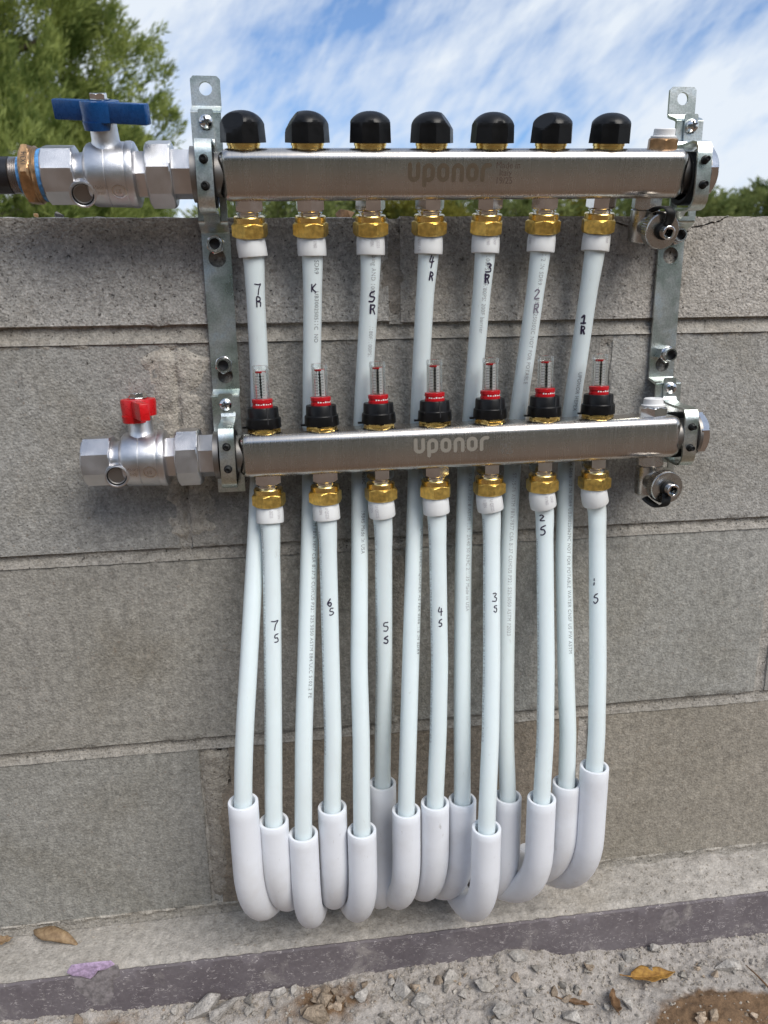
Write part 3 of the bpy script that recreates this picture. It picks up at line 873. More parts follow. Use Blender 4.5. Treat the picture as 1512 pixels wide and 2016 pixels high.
def stroke(pts, w, closed=False):
    """flat ribbon with round ends along 2D pts -> verts, faces (2D)"""
    P2 = [Vector((p[0], p[1])) for p in pts]
    vs_, fs_ = [], []
    n = len(P2)
    for i, p in enumerate(P2):
        if closed:
            a, b = P2[(i - 1) % n], P2[(i + 1) % n]
        else:
            a, b = P2[max(i - 1, 0)], P2[min(i + 1, n - 1)]
        d = (b - a).normalized(); nn = Vector((-d.y, d.x)) * (w / 2)
        vs_ += [p + nn, p - nn]
    for i in range(n if closed else n - 1):
        j = (i + 1) % n
        fs_.append([2 * i, 2 * i + 1, 2 * j + 1, 2 * j])
    if not closed:
        for end, sgn in ((0, -1), (n - 1, 1)):
            p = P2[end]; d = ((P2[1] - P2[0]) if end == 0 else (P2[-1] - P2[-2])).normalized() * sgn
            nn = Vector((-d.y, d.x))
            o = len(vs_)
            m = 8
            for k in range(m + 1):
                a = -PI / 2 + PI * k / m
                vs_.append(p + (d * math.cos(a) + nn * math.sin(a)) * (w / 2))
            fs_.append(list(range(o, o + m + 1)))
    return [(v.x, v.y) for v in vs_], fs_

def arc(cx, cy, rx, ry, a0, a1, n=14):
    return [(cx + rx * math.cos(math.radians(a0 + (a1 - a0) * i / n)), cy + ry * math.sin(math.radians(a0 + (a1 - a0) * i / n))) for i in range(n + 1)]

def logo_letters():
    """rounded lowercase word, unit x-height; returns list of (verts, faces)"""
    w = 0.24; out = []; x = 0.0
    def put(st, dx): out.append(([(a + dx, b) for a, b in st[0]], st[1]))
    for ch in 'uponor':
        if ch == 'u':
            put(stroke([(0.13, 0.93), (0.13, 0.36)] + arc(0.37, 0.36, 0.24, 0.23, 180, 360) + [(0.61, 0.93)], w), x); x += 0.86
        if ch in 'op':
            ring = arc(0.37, 0.64, 0.24, 0.24, 0, 180) + arc(0.37, 0.36, 0.24, 0.24, 180, 360)
            if ch == 'p':
                put(stroke(arc(0.37, 0.64, 0.24, 0.24, 180, 0) + arc(0.37, 0.36, 0.24, 0.24, 0, -100), w), x)
                put(stroke([(0.13, 0.64), (0.13, -0.16)], w), x)
            else:
                put(stroke(ring, w, True), x)
            x += 0.86
        if ch == 'n':
            put(stroke([(0.13, 0.10), (0.13, 0.64)] + arc(0.37, 0.64, 0.24, 0.24, 180, 0)[1:] + [(0.61, 0.10)], w), x); x += 0.86
        if ch == 'r':
            put(stroke([(0.13, 0.10), (0.13, 0.60)] + arc(0.39, 0.60, 0.26, 0.28, 180, 90)[1:] + [(0.52, 0.88)], w), x); x += 0.62
    return out, x
LOGO, LOGO_W = logo_letters()

def put_flat(mb, geo2, x, z, sx, sz, y):
    v, f = geo2
    mb.add([(x + a * sx, y, z + b * sz) for a, b in v], f)

def valve_cap_mb(facet_dir):
    """black dome cap with eight flats; local z up from its base"""
    n = 64
    prof = []
    for t in (0, .02, .3, .6, .85, 1.0):
        prof.append((0.0178 - 0.0006 * t, 0.0115 * t, True))
    for k in range(1, 13):
        a = PI / 2 * k / 12
        prof.append((0.0176 * math.cos(a) ** 0.92 if k < 12 else 0.0002, 0.0095 + 0.0130 * math.sin(a), False))
    rings = []
    for r, h, flat in prof:
        ring = []
        for i in range(n):
            a = 2 * PI * i / n
            b = (a % (PI / 4)) - PI / 8
            ap = 0.0164 - 0.0006 * min(1, h / 0.0115)
            rr = min(r, ap / math.cos(b)) if h < 0.0150 else r
            ring.append([rr * math.cos(a), rr * math.sin(a), h])
        rings.append(ring)
    if facet_dir is not None:
        nrm = Vector(facet_dir).normalized()
        c = Vector((0, 0, 0.0065)); dmax = 0.0148
        for ring in rings:
            for p in ring:
                q = Vector(p); k = (q - c).dot(nrm)
                if k > dmax:
                    q -= nrm * (k - dmax); p[0], p[1], p[2] = q
    return MB().loft(rings)

def manifold(name, label, O, Rm, upper):
    M = thing(name, label, 'manifold', O, Rm)
    xa, xb = (-0.0205, 0.3674) if upper else (-0.0225, 0.3745)
    MB().rbox((xa, -DB, -HB), (xb, DB, HB), 0.0085, 6).build('body_tube', M_STEEL, M, True, 40)
    # necks and end plug
    nk = MB()
    nk.lathe([(0.0165, xa + 0.004), (0.0165, xa - 0.0155), (0.0205, xa - 0.0165), (0.0205, xa - 0.021), (0.012, xa - 0.021)], AXX(), 40)
    nk.build('end_neck', M_DARKSTEEL, M, True, 30)
    MB().lathe([(0.0165, xb - 0.004), (0.0165, xb + 0.0150), (0.0200, xb + 0.0152), (0.0200, xb + 0.018)], AXX(), 40).build('end_neck', M_DARKSTEEL, M, True, 30)
    MB().nut(xb + 0.0165, xb + 0.0255, 0.0180, AXX(), 6, False, True, rot=0.25).build('end_plug', M_CHROME, M, True, 25)
    # outlets below
    for i in range(7):
        x = i * 0.05
        rot = [0.28, 0.18, 0.75, 0.72, 0.22, 0.80, 0.30][i] if upper else [0.25, 0.22, 0.70, 0.26, 0.62, 0.52, 0.55][i]
        a = MB()
        a.nut(-0.0275, -HB + 0.0012, 0.0108, frame((x, 0, 0), (0, 0, 1)), 6, True, False, rot=rot + 0.4)
        a.lathe([(0.0092, -0.0320), (0.0092, -0.0295), (0.0100, -0.0292), (0.0100, -0.0286), (0.0090, -0.0283), (0.0090, -0.0272)], frame((x, 0, 0), (0, 0, 1)), 36)
        ft = a.build('outlet_fitting', M_CHROME, M, True, 25)
        b = MB()
        b.lathe([(0.0100, -0.0362), (0.0128, -0.0362), (0.0128, -0.0318), (0.0122, -0.0310), (0.0095, -0.0310)], frame((x, 0, 0), (0, 0, 1)), 48)
        b.build('brass_collar', M_BRASS, M, True, 25)
        MB().nut(-0.0472, -0.0358, 0.0131, frame((x, 0, 0), (0, 0, 1)), 6, True, True, rot=rot).build('brass_nut', M_BRASS_DULL, M, True, 20)
    # top: caps or flow meters
    facet = [(-0.75, -1.1, 0.75), (-1.0, -0.1, 0.8), None, (1.0, -0.35, 0.85), None, (-0.8, -0.5, 0.85), (1.0, 0.5, 0.8)]
    for i in range(7):
        x = i * 0.05
        Z = frame((x, 0, 0), (0, 0, 1))
        if upper:
            cb = MB().lathe([(0.0124, HB - 0.001), (0.0124, 0.0206), (0.0130, 0.0209), (0.0130, 0.0226), (0.0115, 0.0230), (0.0115, 0.0250)], Z, 40)
            cap = valve_cap_mb(facet[i])
            ob = cap.build('valve_cap', M_CAPTOP, M, True, 16)
            ob.location = (x, 0, 0.0229); ob.rotation_euler = (0, 0, [0.1, 0.42, 0.3, 0.15, 0.5, 0.3, 0.2][i])
            if facet[i] is not None: ob.rotation_euler = (0, 0, 0)
            cb.build('brass_stem', M_BRASS, M, True, 25)
        else:
            base = MB().nut(HB - 0.001, 0.0230, 0.0122, Z, 6, False, True, rot=0.3 * i)
            base.lathe([(0.0136, HB - 0.001), (0.0136, 0.0200), (0.0126, 0.0203)], Z, 40)
            base.build('meter_base', M_BRASS, M, True, 25)
            fm = MB()
            fm.lathe([(0.0125, 0.0222), (0.0149, 0.0224), (0.0151, 0.0232), (0.0147, 0.0306), (0.0143, 0.0312), (0.0136, 0.0314), (0.0134, 0.0322), (0.0131, 0.0392), (0.0127, 0.0399), (0.0090, 0.0399)], Z, 48)
            fm.box((x - 0.0185, -0.0012, 0.0222), (x - 0.0140, 0.0016, 0.0238))
            col = fm.build('flow_meter', M_BLACK, M, True, 28)
            ang = -PI / 2 + [0.30, 0.62, 0.60, 0.15, 0.45, 0.45, 0.50][i]
            sl_ = MB(); cxs, cys = math.cos(ang), math.sin(ang)
            F = frame((x, 0, 0), (0, 0, 1), (cxs, cys, 0))
            sl_.box((0.0118, -0.00055, 0.0285), (0.0136, 0.00055, 0.0402), F)
            sl_.box((0.0140, -0.00045, 0.0265), (0.01495, 0.00045, 0.0312), F)
            sl_.build('slot_shade', M_HOLE_SHADE, col, False)  # bars laid on the collar, coloured as the shade inside its slots
            rr = MB().lathe([(0.0080, 0.0395), (0.0088, 0.0396), (0.0088, 0.0417), (0.0084, 0.0420), (0.0084, 0.0437), (0.0089, 0.0440), (0.0089, 0.0468), (0.0076, 0.0472)], Z, 40)
            rr.build('red_ring', M_REDPL, col, True, 25)
            lt = MB()
            for k in range(7):
                a_ = ang - 0.9 + 0.26 * k
                Fk = frame((x, 0, 0), (0, 0, 1), (math.cos(a_), math.sin(a_), 0))
                lt.box((0.0083, -0.0006 - .0003 * (k % 2), 0.0423), (0.0086, 0.0006, 0.0435 - .0003 * (k % 3)), Fk)
            lt.build('ring_lettering', M_SCALE, col, False)
            gl = MB()
            gl.lathe([(0.0062, 0.0480), (0.0062, 0.0722), (0.0012, 0.0726), (0.0012, 0.0752), (0.0064, 0.0752), (0.0070, 0.0745), (0.0072, 0.0720), (0.0072, 0.0712), (0.0069, 0.0706), (0.0070, 0.0466)], Z, 36, False, False)
            gl.build('sight_glass', M_CLEAR, col, True, 25)
            sc_ = MB()
            for k in range(8):      # white scale with ticks
                h = 0.0500 + k * 0.00235
                sc_.box((x - 0.0048, -0.0035, h), (x - 0.0018, -0.0031, h + 0.00024))
                sc_.box((x + 0.0012, -0.0048, h), (x + 0.0030, -0.0045, h + 0.00024))
            sc_.build('tick_marks', M_BLACK, col, False)
            ws = MB(); ws.box((x + 0.0010, -0.0044, 0.0478), (x + 0.0040, -0.0038, 0.0702))
            ws.box((x - 0.0048, -0.0030, 0.0490), (x - 0.0018, -0.0024, 0.0690))
            ws.build('scale_strip', M_SCALE, col, False)
            st = MB().lathe([(0.0007, 0.0480), (0.0007, 0.0690)], frame((x - 0.0003, -0.0034, 0), (0, 0, 1)), 12)
            for k in range(7):
                st.lathe([(0.0011, 0.0500 + k * 0.0026), (0.0011, 0.0512 + k * 0.0026)], frame((x - 0.0003, -0.0034, 0), (0, 0, 1)), 12)
            st.build('indicator_stem', M_BLACK, col, True, 30)
            fl = MB().lathe([(0.0010, 0.0688), (0.0046, 0.0690), (0.0046, 0.0704), (0.0010, 0.0706)], Z, 24)
            fl.build('red_float', M_REDPL, col, True, 30)
    # air vent at the right end
    x = 0.3475 if upper else 0.3525
    Z = frame((x, 0, 0), (0, 0, 1))
    vb = MB().nut(HB - 0.001, HB + 0.0078, 0.0112, Z, 6, False, True, rot=0.2)
    vn = vb.build('air_vent', M_BRONZE if upper else M_CHROME, M, True, 25)
    MB().lathe([(0.0104, HB + 0.0076), (0.0106, HB + 0.0092), (0.0088, HB + 0.0098), (0.0086, HB + 0.0146), (0.0078, HB + 0.0152), (0.0034, HB + 0.0152), (0.0030, HB + 0.0142), (0.0005, HB + 0.0142)], Z, 36).build('vent_knob', M_WHITEPL, vn, True, 28)
    # drain valve below the right end
    x = 0.3435 if upper else 0.3545
    Z = frame((x, 0.004, 0), (0, 0, 1))
    dv = MB()
    dv.nut(-0.0290, -HB + 0.0012, 0.0112, Z, 6, True, False, rot=0.3)
    dv.lathe([(0.0113, -0.0560), (0.0122, -0.0552), (0.0122, -0.0296), (0.0110, -0.0290)], Z, 40)
    dv.lathe([(0.0095, 0.0), (0.0095, 0.026)], AXF(x, 0.002, -0.0425), 36)
    body = dv.build('drain_valve', M_TURNED, M, True, 25)
    fy = -0.0335
    kc = MB()
    n = 96
    rings = []
    for h, r, kn in ((0.0, 0.0128, 0), (0.0, 0.0146, 1), (0.0085, 0.0146, 1), (0.0092, 0.0145, 0), (0.0098, 0.0140, 0), (0.0098, 0.0070, 0)):
        rings.append([((r + (0.00035 if (kn and i % 2) else 0)) * math.cos(2 * PI * i / n), (r + (0.00035 if (kn and i % 2) else 0)) * math.sin(2 * PI * i / n), h) for i in range(n)])
    kc.loft(rings, AXF(x, fy + 0.0100, -0.0425))
    kc.build('drain_cap', M_TURNED, body, True, 22)
    MB().lathe([(0.0138, 0.0), (0.0142, 0.0024)], AXF(x, fy + 0.0124, -0.0425), 40).build('cap_gasket', M_RUBBER, body, True, 30)
    wb = MB(); F = AXF(x, fy, -0.0425)
    wb.lathe([(0.0068, -0.0004), (0.0068, 0.0028), (0.0045, 0.0040)], F, 32)
    sgn = 1 if upper else -1
    loop = [(0.0015 * sgn, -0.0025, 0.0050 * sgn), (0.0020 * sgn, -0.0050, 0.0095 * sgn), (0.001 * sgn, -0.0065, 0.0150 * sgn), (-0.001, -0.0030, 0.0185 * sgn), (-0.0045, 0.0045, 0.0180 * sgn), (-0.0085, 0.0100, 0.0150 * sgn)] if upper else \
           [(-0.0020, -0.0025, -0.0050), (-0.0030, -0.0055, -0.0095), (-0.0045, -0.0050, -0.0140), (-0.0080, 0.0005, -0.0165), (-0.0120, 0.0060, -0.0145), (-0.0150, 0.0120, -0.0110)]
    pts = catmull([(x + a, fy + b, -0.0425 + c) for a, b, c in loop], 6)
    fr = frames(pts)
    rings = []
    for c, T, N, B in fr:
        side = Vector((1, 0, 0)); side = (side - T * side.dot(T)).normalized(); up_ = T.cross(side)
        rings.append([c + side * (0.0040 * math.cos(2 * PI * k / 12)) + up_ * (0.0012 * math.sin(2 * PI * k / 12)) for k in range(12)])
    wb.loft(rings)
    wb.build('cap_strap', M_RUBBER, body, True, 40)
    sq = MB()
    nn = 40; hs = [(0.0055, 0.002), (0.0055, 0.0108), (0.0050, 0.0112), (0.0042, 0.0112)]
    rings = [[(r * math.cos(2 * PI * i / nn), r * math.sin(2 * PI * i / nn), h) for i in range(nn)] for r, h in hs]
    def sqr(i, h):
        a = 2 * PI * i / nn; b = (a % (PI / 2)) - PI / 4
        r = min(0.0031 / math.cos(b), 0.0041)
        return (r * math.cos(a + .5), r * math.sin(a + .5), h)
    rings.append([sqr(i, 0.0108) for i in range(nn)]); rings.append([sqr(i, 0.0040) for i in range(nn)])
    sq.loft(rings, F)
    sq.build('square_stem', M_CHROME, body, True, 30)
    # etched writing on the front
    yl = -DB - 0.00012
    Mi = (Matrix.Translation(O) @ Rm.to_4x4()).inverted()
    yw = O.y - DB
    def loc(u, v):
        q = Mi @ P(u, v, yw); return q.x, q.z
    lg_ = MB()
    if upper:
        xl, z0 = loc(803, 359); xr_, z1 = loc(967, 321)
    else:
        xl, z0 = loc(814, 893); xr_, z1 = loc(961, 857)
    sx = (xr_ - xl) / LOGO_W; sz = (z1 - z0)
    for k, g in enumerate(LOGO):
        put_flat(lg_, g, xl, z0, sx, sz, yl - 0.00001 * (k % 2))
    lg_.build('etched_logo', M_ETCH_DARK if upper else M_ETCH_LIGHT, M, False, recalc=False)
    tx = MB()
    if upper:
        for s_, u, v, h in (('Made in', 976, 331.5, 10.5), ('Italy', 983, 346, 10.5), ('19/25', 976, 362, 10.5)):
            a, b = loc(u, v)
            put_flat(tx, text_geo(s_, 1.0, 0.92), a, b, 0.0070, 0.0070, yl)
        tx.build('etched_text', M_ETCH_INK, M, False, recalc=False)
    else:
        for s_, u, v in (('Made in', 974, 866), ('Italy', 982, 880), ('19/25', 976, 893)):
            a, b = loc(u, v)
            put_flat(tx, text_geo(s_, 1.0, 0.92), a, b, 0.0070, 0.0070, yl)
        tx.build('etched_text', M_ETCH_FAINT, M, False, recalc=False)
    return M

man_u = manifold('return_manifold', 'upper stainless manifold bar with seven black dome caps above the wall edge', U_O, U_R, True)
man_l = manifold('supply_manifold', 'lower stainless manifold bar with seven clear flow meters and red rings', L_O, L_R, False)

# ---- ball valves
def ball_valve(name, label, O, Rm, m_handle, turn):
    V = thing(name, label, 'valve', O, Rm)
    D = -0.1271
    X = lambda w: 0.15 + (w - 0.15) * 0.974 + D
    b = MB()
    b.nut(X(-.0290), X(-.0042), 0.0200, AXX(), 8, True, True, rot=PI / 8, per=6)          # octagonal inlet
    b.lathe([(0.0160, X(-.006)), (0.0158, X(-.002)), (0.0165, X(.002)), (0.0200, X(.0035)), (0.0222, X(.0055)), (0.0230, X(.0075)), (0.0232, X(.019)), (0.0228, X(.0195)), (0.0233, X(.0200)), (0.0236, X(.0330)), (0.0232, X(.0345)),
             (0.0240, X(.0350)), (0.0242, X(.0385)), (0.0236, X(.0405)), (0.0205, X(.0420)), (0.0160, X(.0420))], AXX(), 56)
    b.nut(X(.0415), X(.0500), 0.0160, AXX(), 6, False, False, rot=0.3)
    body = b.build('valve_body', M_CAST, V, True, 26)
    MB().nut(X(.0497), X(.0700), 0.0232, AXX(), 8, True, True, rot=PI / 8, per=6).build('union_nut', M_CAST, V, True, 22)
    MB().nut(X(.0695), X(.0848), 0.0162, AXX(), 6, False, False, rot=0.12).build('hex_nipple', M_CAST, V, True, 25)
    # side port facing the viewer
    p = MB(); F = frame((X(-.0005), -0.010, -0.0085), Vector((0.10, -1, -0.12)), (1, 0, 0))
    p.lathe([(0.0098, 0.0), (0.0098, 0.0120), (0.0096, 0.0130), (0.0084, 0.0134), (0.0080, 0.0128), (0.0080, 0.0108), (0.0074, 0.0106)], F, 40, True, False)
    p.build('test_port', M_CAST, V, True, 30)
    q = MB(); q.lathe([(0.0079, 0.0100), (0.0072, 0.0104), (0.0010, 0.0072)], F, 40); q.build('port_plug', M_DARKSTEEL, V, True, 30)
    MB().lathe([(0.0080, 0.0104), (0.0080, 0.0116), (0.0072, 0.0116), (0.0072, 0.0104)], F, 40, False, False).build('port_seal', M_RUBBER, V, True, 30)
    # stem tower
    xs = X(.0205)
    t = MB(); F = frame((xs, 0, 0), (0, 0, 1))
    t.lathe([(0.0128, 0.0185), (0.0112, 0.0215), (0.0102, 0.0250), (0.0098, 0.0390), (0.0060, 0.0392)], F, 40)
    t.box((xs - 0.0022, -0.0118, 0.0320), (xs + 0.0022, -0.0060, 0.0372))
    t.build('stem_tower', M_CAST, V, True, 30)
    # butterfly handle
    h = MB(); ca = MB()
    Rz = Matrix.Translation((xs, 0, 0.0)) @ Matrix.Rotation(turn, 4, 'Z')
    h.lathe([(0.0122, 0.0372), (0.0140, 0.0374), (0.0146, 0.0490), (0.0140, 0.0510), (0.0095, 0.0514), (0.0090, 0.0504)], Rz, 40)
    for s_ in (1, -1):
        h.rbox((0.006, -0.0085 if s_ > 0 else 0.0005, 0.0368), (0.0405, -0.0005 if s_ > 0 else 0.0085, 0.0508), 0.0012, 2, Rz @ Matrix.Rotation(0 if s_ > 0 else PI, 4, 'Z') @ Matrix.Translation((0, 0.0 if s_ > 0 else -0.0090, 0)))
    h.lathe([(0.0118, 0.0318), (0.0134, 0.0320), (0.0142, 0.0376)], Matrix.Translation((xs - 0.0030, -0.0008, 0)) @ Matrix.Scale(0.80, 4, (1, 0, 0)), 40)
    h.build('handle', m_handle, V, True, 28)
    sc_ = MB(); sc_.lathe([(0.0072, 0.0512), (0.0074, 0.0520), (0.0060, 0.0524)], F, 32)
    sc_.nut(0.0520, 0.0562, 0.0054, F, 6, False, True, rot=0.4)
    sc_.build('handle_screw', M_CHROME, V, True, 25)
    # cast writing
    e = MB()
    def emb(geo2, x, ang, s, rad):
        v, f = geo2
        e.add([(x + a * s, -rad * math.cos(ang + b * s / rad), rad * math.sin(ang + b * s / rad)) for a, b in v], f)
    emb(text_geo('Made in', 1, 0.85), X(.0092), -0.27, 0.0042, 0.02345)
    emb(text_geo('Italy', 1, 0.85), X(.0118), -0.47, 0.0042, 0.02345)
    ringc = stroke(arc(0, 0, 1, 1, 0, 352.5, 47), 0.16, True)
    emb(ringc, X(.0285), -0.35, 0.0050, 0.02375)
    emb(text_geo('LS', 1, 0.9), X(.0257), -0.43, 0.0052, 0.02375)
    e.build('cast_lettering', M_CHROME, V, False, recalc=False)
    return V
ball_valve('ball_valve', 'nickel ball valve with a blue butterfly handle on the upper bar', U_O, U_RV, M_BLUE, math.radians(-20))
ball_valve('ball_valve', 'nickel ball valve with a short red handle turned towards the viewer on the lower bar', L_O, L_R, M_RED, math.radians(-66))

# ---- bushing and black pipe at the far left
bu = thing('hex_bushing', 'brown bronze hex bushing between the black pipe and the blue handled valve', 'pipe fitting', U_O, U_R)
D = -0.1271
b = MB(); b.nut(-.0395 + D, -.0308 + D, 0.0200, AXX(), 6, True, True, rot=0.35)
b.lathe([(0.0203, -.0312 + D), (0.0206, -.0300 + D), (0.0196, -.0292 + D), (0.0196, -.0287 + D), (0.0190, -.0284 + D), (0.0190, -.0276 + D), (0.016, -.0274 + D)], AXX(), 48)
b.build('bushing_body', M_BRONZE, bu, True, 25)
MB().lathe([(0.0160, -.0280 + D), (0.0184, -.0277 + D), (0.0189, -.0262 + D), (0.0186, -.0238 + D), (0.016, -.0236 + D)], AXX(), 48).build('sealant_ring', M_TAPE, bu, True, 30)
e = MB()
v, f = text_geo('1X3/4', 1.0, 0.85)
ca_ = 0.35 + PI / 6  # centre of one flat
best = min(range(6), key=lambda k: abs(((0.35 + PI / 6 + k * PI / 3 - PI / 2 + 0.35) + PI) % (2 * PI) - PI))
af = 0.35 + PI / 6 + best * PI / 3
# AXX frame: local x=world z, local y = z cross x
Fx = AXX()
nrm = (Fx.to_3x3() @ Vector((math.cos(af), math.sin(af), 0)))
tan = (Fx.to_3x3() @ Vector((-math.sin(af), math.cos(af), 0)))
if tan.z < 0: tan = -tan
for_x = Vector((1, 0, 0))
e.add([tuple(nrm * 0.02008 + tan * ((a - 1.15) * 0.0056) + for_x * (-.0330 + D - bb * 0.0056)) for a, bb in v], f)
e.build('cast_size_mark', M_HOLE_SHADE, bu, False, recalc=False)

bp_ = thing('black_pipe', 'black steel supply pipe with cut threads entering from the left edge', 'pipe', U_O, U_R)
MB().lathe([(0.0133, -0.42 + D), (0.0133, -.0500 + D), (0.0129, -.0496 + D)], AXX(), 40).build('pipe_barrel', M_PIPEBLACK, bp_, True, 30)
prof = []
xx = -.0498
while xx < -.0436:
    prof += [(0.0123, xx + D), (0.0131, xx + 0.0007 + D)]; xx += 0.0014
MB().lathe(prof, AXX(), 40).build('pipe_thread', M_THREAD, bp_, True, 20)
MB().lathe([(0.0120, -.0438 + D), (0.0132, -.0434 + D), (0.0136, -.0418 + D), (0.0130, -.0392 + D)], AXX(), 40).build('sealant_ring', M_TAPE, bp_, True, 30)

# ================================================================== WALL BRACKETS
def bracket(name, label, xa, xb, cu, cl, ztop_nut=0.6825):
    B = thing(name, label, 'bracket', ((xa + xb) / 2, 0, 0.64))
    T = Matrix.Translation((-(xa + xb) / 2, 0, -0.64))
    xm = (xa + xb) / 2
    t = 0.0024; yf = -0.0022 - t; yp = -0.0205
    p = MB()
    r = 0.0025
    # tab with hole
    p.plate([(xa, 0.7905), (xb, 0.7905), (xb, 0.8105), (xb - r, 0.813), (xa + r, 0.813), (xa, 0.8105)], [circ(xm, 0.8036, 0.0052)], yf, yf + t, T)
    def bend(z_top, z_bot, y_top, y_bot):
        n = 10
        path = []
        for i in range(n + 1):
            s_ = i / n
            k = s_ * s_ * (3 - 2 * s_)
            path.append((y_top + (y_bot - y_top) * k, z_top + (z_bot - z_top) * (s_ * 0.55 + k * 0.0 + 0.45 * (0.5 - 0.5 * math.cos(PI * s_) if False else s_))))
        return path
    p.ribbon(bend(0.7905, 0.7815, yf + t / 2, yp + t / 2), t, xa, xb, T)
    p.plate([(xa, 0.7005), (xb, 0.7005), (xb, 0.7815), (xa, 0.7815)], [[(xm - .0062, 0.7040), (xm + .0062, 0.7040), (xm + .0062, 0.7190), (xm - .0062, 0.7190)]], yp, yp + t, T)
    p.ribbon(bend(0.7005, 0.6925, yp + t / 2, yf + t / 2), t, xa, xb, T)
    p.plate([(xa, 0.5600), (xb, 0.5600), (xb, 0.6925), (xa, 0.6925)], [circ(xm, 0.6720, 0.0074), circ(xm, 0.5722, 0.0068)], yf, yf + t, T)
    p.ribbon(bend(0.5600, 0.5545, yf + t / 2, yp + t / 2), t, xa, xb, T)
    p.plate([(xa, 0.4690), (xb, 0.4690), (xb, 0.5545), (xa, 0.5545)], [[(xm - .0062, 0.4740), (xm + .0062, 0.4740), (xm + .0062, 0.4870), (xm - .0062, 0.4870)]], yp, yp + t, T)
    p.build('strip_plate', M_ZINC, B, True, 30)
    for z in (ztop_nut, 0.5822):
        n_ = MB(); F = T @ AXF(xm, yf, z)
        n_.nut(0.0, 0.0100, 0.0070, F, 6, False, True, rot=0.35)
        n_.lathe([(0.0062, 0.0095), (0.0060, 0.0160), (0.0056, 0.0166), (0.0044, 0.0166), (0.0042, 0.0155), (0.0042, 0.0040), (0.0005, 0.0040)], F, 32)
        nu = n_.build('hex_nut', M_CHROME, B, True, 25)
        MB().lathe([(0.0042, 0.0100), (0.0041, 0.0112), (0.0004, 0.0104)], F, 24).build('nut_bore_shade', M_HOLE_SHADE, nu, True, 30)  # dark disc set into the bore, its colour gives the shade
    for (xc, zc_, zs) in (cu, cl):
        c = MB(); w = 0.0063
        path = [(-0.0220, zs + .0100), (-0.0220, zs), (-0.0222, zc_ + .0330), (-0.0235, zc_ + .0298), (-0.0280, zc_ + .0280), (-0.0400, zc_ + .0268), (-0.0560, zc_ + .0262), (-0.0620, zc_ + .0245), (-0.0648, zc_ + .0205), (-0.0655, zc_ + .0150),
                (-0.0655, zc_), (-0.0653, zc_ - .0150), (-0.0640, zc_ - .0205), (-0.0605, zc_ - .0245), (-0.0560, zc_ - .0258), (-0.0450, zc_ - .0250), (-0.0360, zc_ - .0235), (-0.0300, zc_ - .0245), (-0.0250, zc_ - .0285), (-0.0190, zc_ - .0300)]
        c.ribbon(path[2:], 0.0021, xc - w, xc + w, T)
        zt = zs + .0085
        c.plate([(xm - .0060, zc_ + .0325), (xm + .0060, zc_ + .0325), (xm + .0060, zt), (xm + .0050, zt + .001), (xm - .0050, zt + .001), (xm - .0060, zt)],
                [[(xm - .0028, zs - .006), (xm + .0028, zs - .006), (xm + .0028, zs + .003), (xm - .0028, zs + .003)]], -0.0231, -0.0210, T)
        if abs(xm - xc) > .002:
            c.box((min(xm, xc) - .0055, -0.0232, zc_ + .0285), (max(xm, xc) + .0055, -0.0211, zc_ + .0335), T)
        cl_ = c.build('pipe_clamp', M_ZINC, B, True, 35)
        s_ = MB(); F = T @ AXF(xm, -0.0231, zs)
        s_.lathe([(0.0055, 0.0), (0.0056, 0.0012), (0.0050, 0.0032), (0.0032, 0.0044), (0.0003, 0.0048)], F, 32)
        sc_ = s_.build('clamp_screw', M_CHROME, cl_, True, 30)
        k = MB()
        Rt = F @ Matrix.Rotation(0.35, 4, 'Z')
        k.box((-0.0032, -0.0007, 0.0040), (0.0032, 0.0007, 0.0050), Rt)
        k.box((-0.0007, -0.0032, 0.0040), (0.0007, 0.0032, 0.00502), Rt)
        k.build('cross_slot_shade', M_HOLE_SHADE, cl_, False)  # dark cross laid on the screw head as the shade of its recess
        rb = MB(); rb.lathe([(0.0168, -0.0062), (0.0195, -0.0072), (0.0212, -0.0066), (0.0212, 0.0066), (0.0195, 0.0072), (0.0168, 0.0062)], T @ AXX(xc, -0.0425, zc_), 40, False, False)
        rb.build('rubber_ring', M_RUBBER, cl_, True, 30)
        for dz in (0.0105, -0.0085):
            g = MB(); F = T @ AXF(xc, -0.0662, zc_ + dz)
            g.lathe([(0.0036, -0.001), (0.0035, 0.0008), (0.0024, 0.0012), (0.0022, 0.0058), (0.0017, 0.0062), (0.0010, 0.0052)], F, 20)
            g.build('rubber_stud', M_RUBBER, cl_, True, 30)
    return B
bracket('mounting_bracket', 'zinc plated wall bracket strip at the left end of both bars', 0.0853, 0.1093, (0.0970, 0.7285, 0.7745), (0.0990, 0.5075, 0.5485))
bracket('mounting_bracket', 'zinc plated wall bracket strip at the right end of both bars', 0.4992, 0.5240, (0.5025, 0.7315, 0.7775), (0.5120, 0.5100, 0.5515), 0.6885)

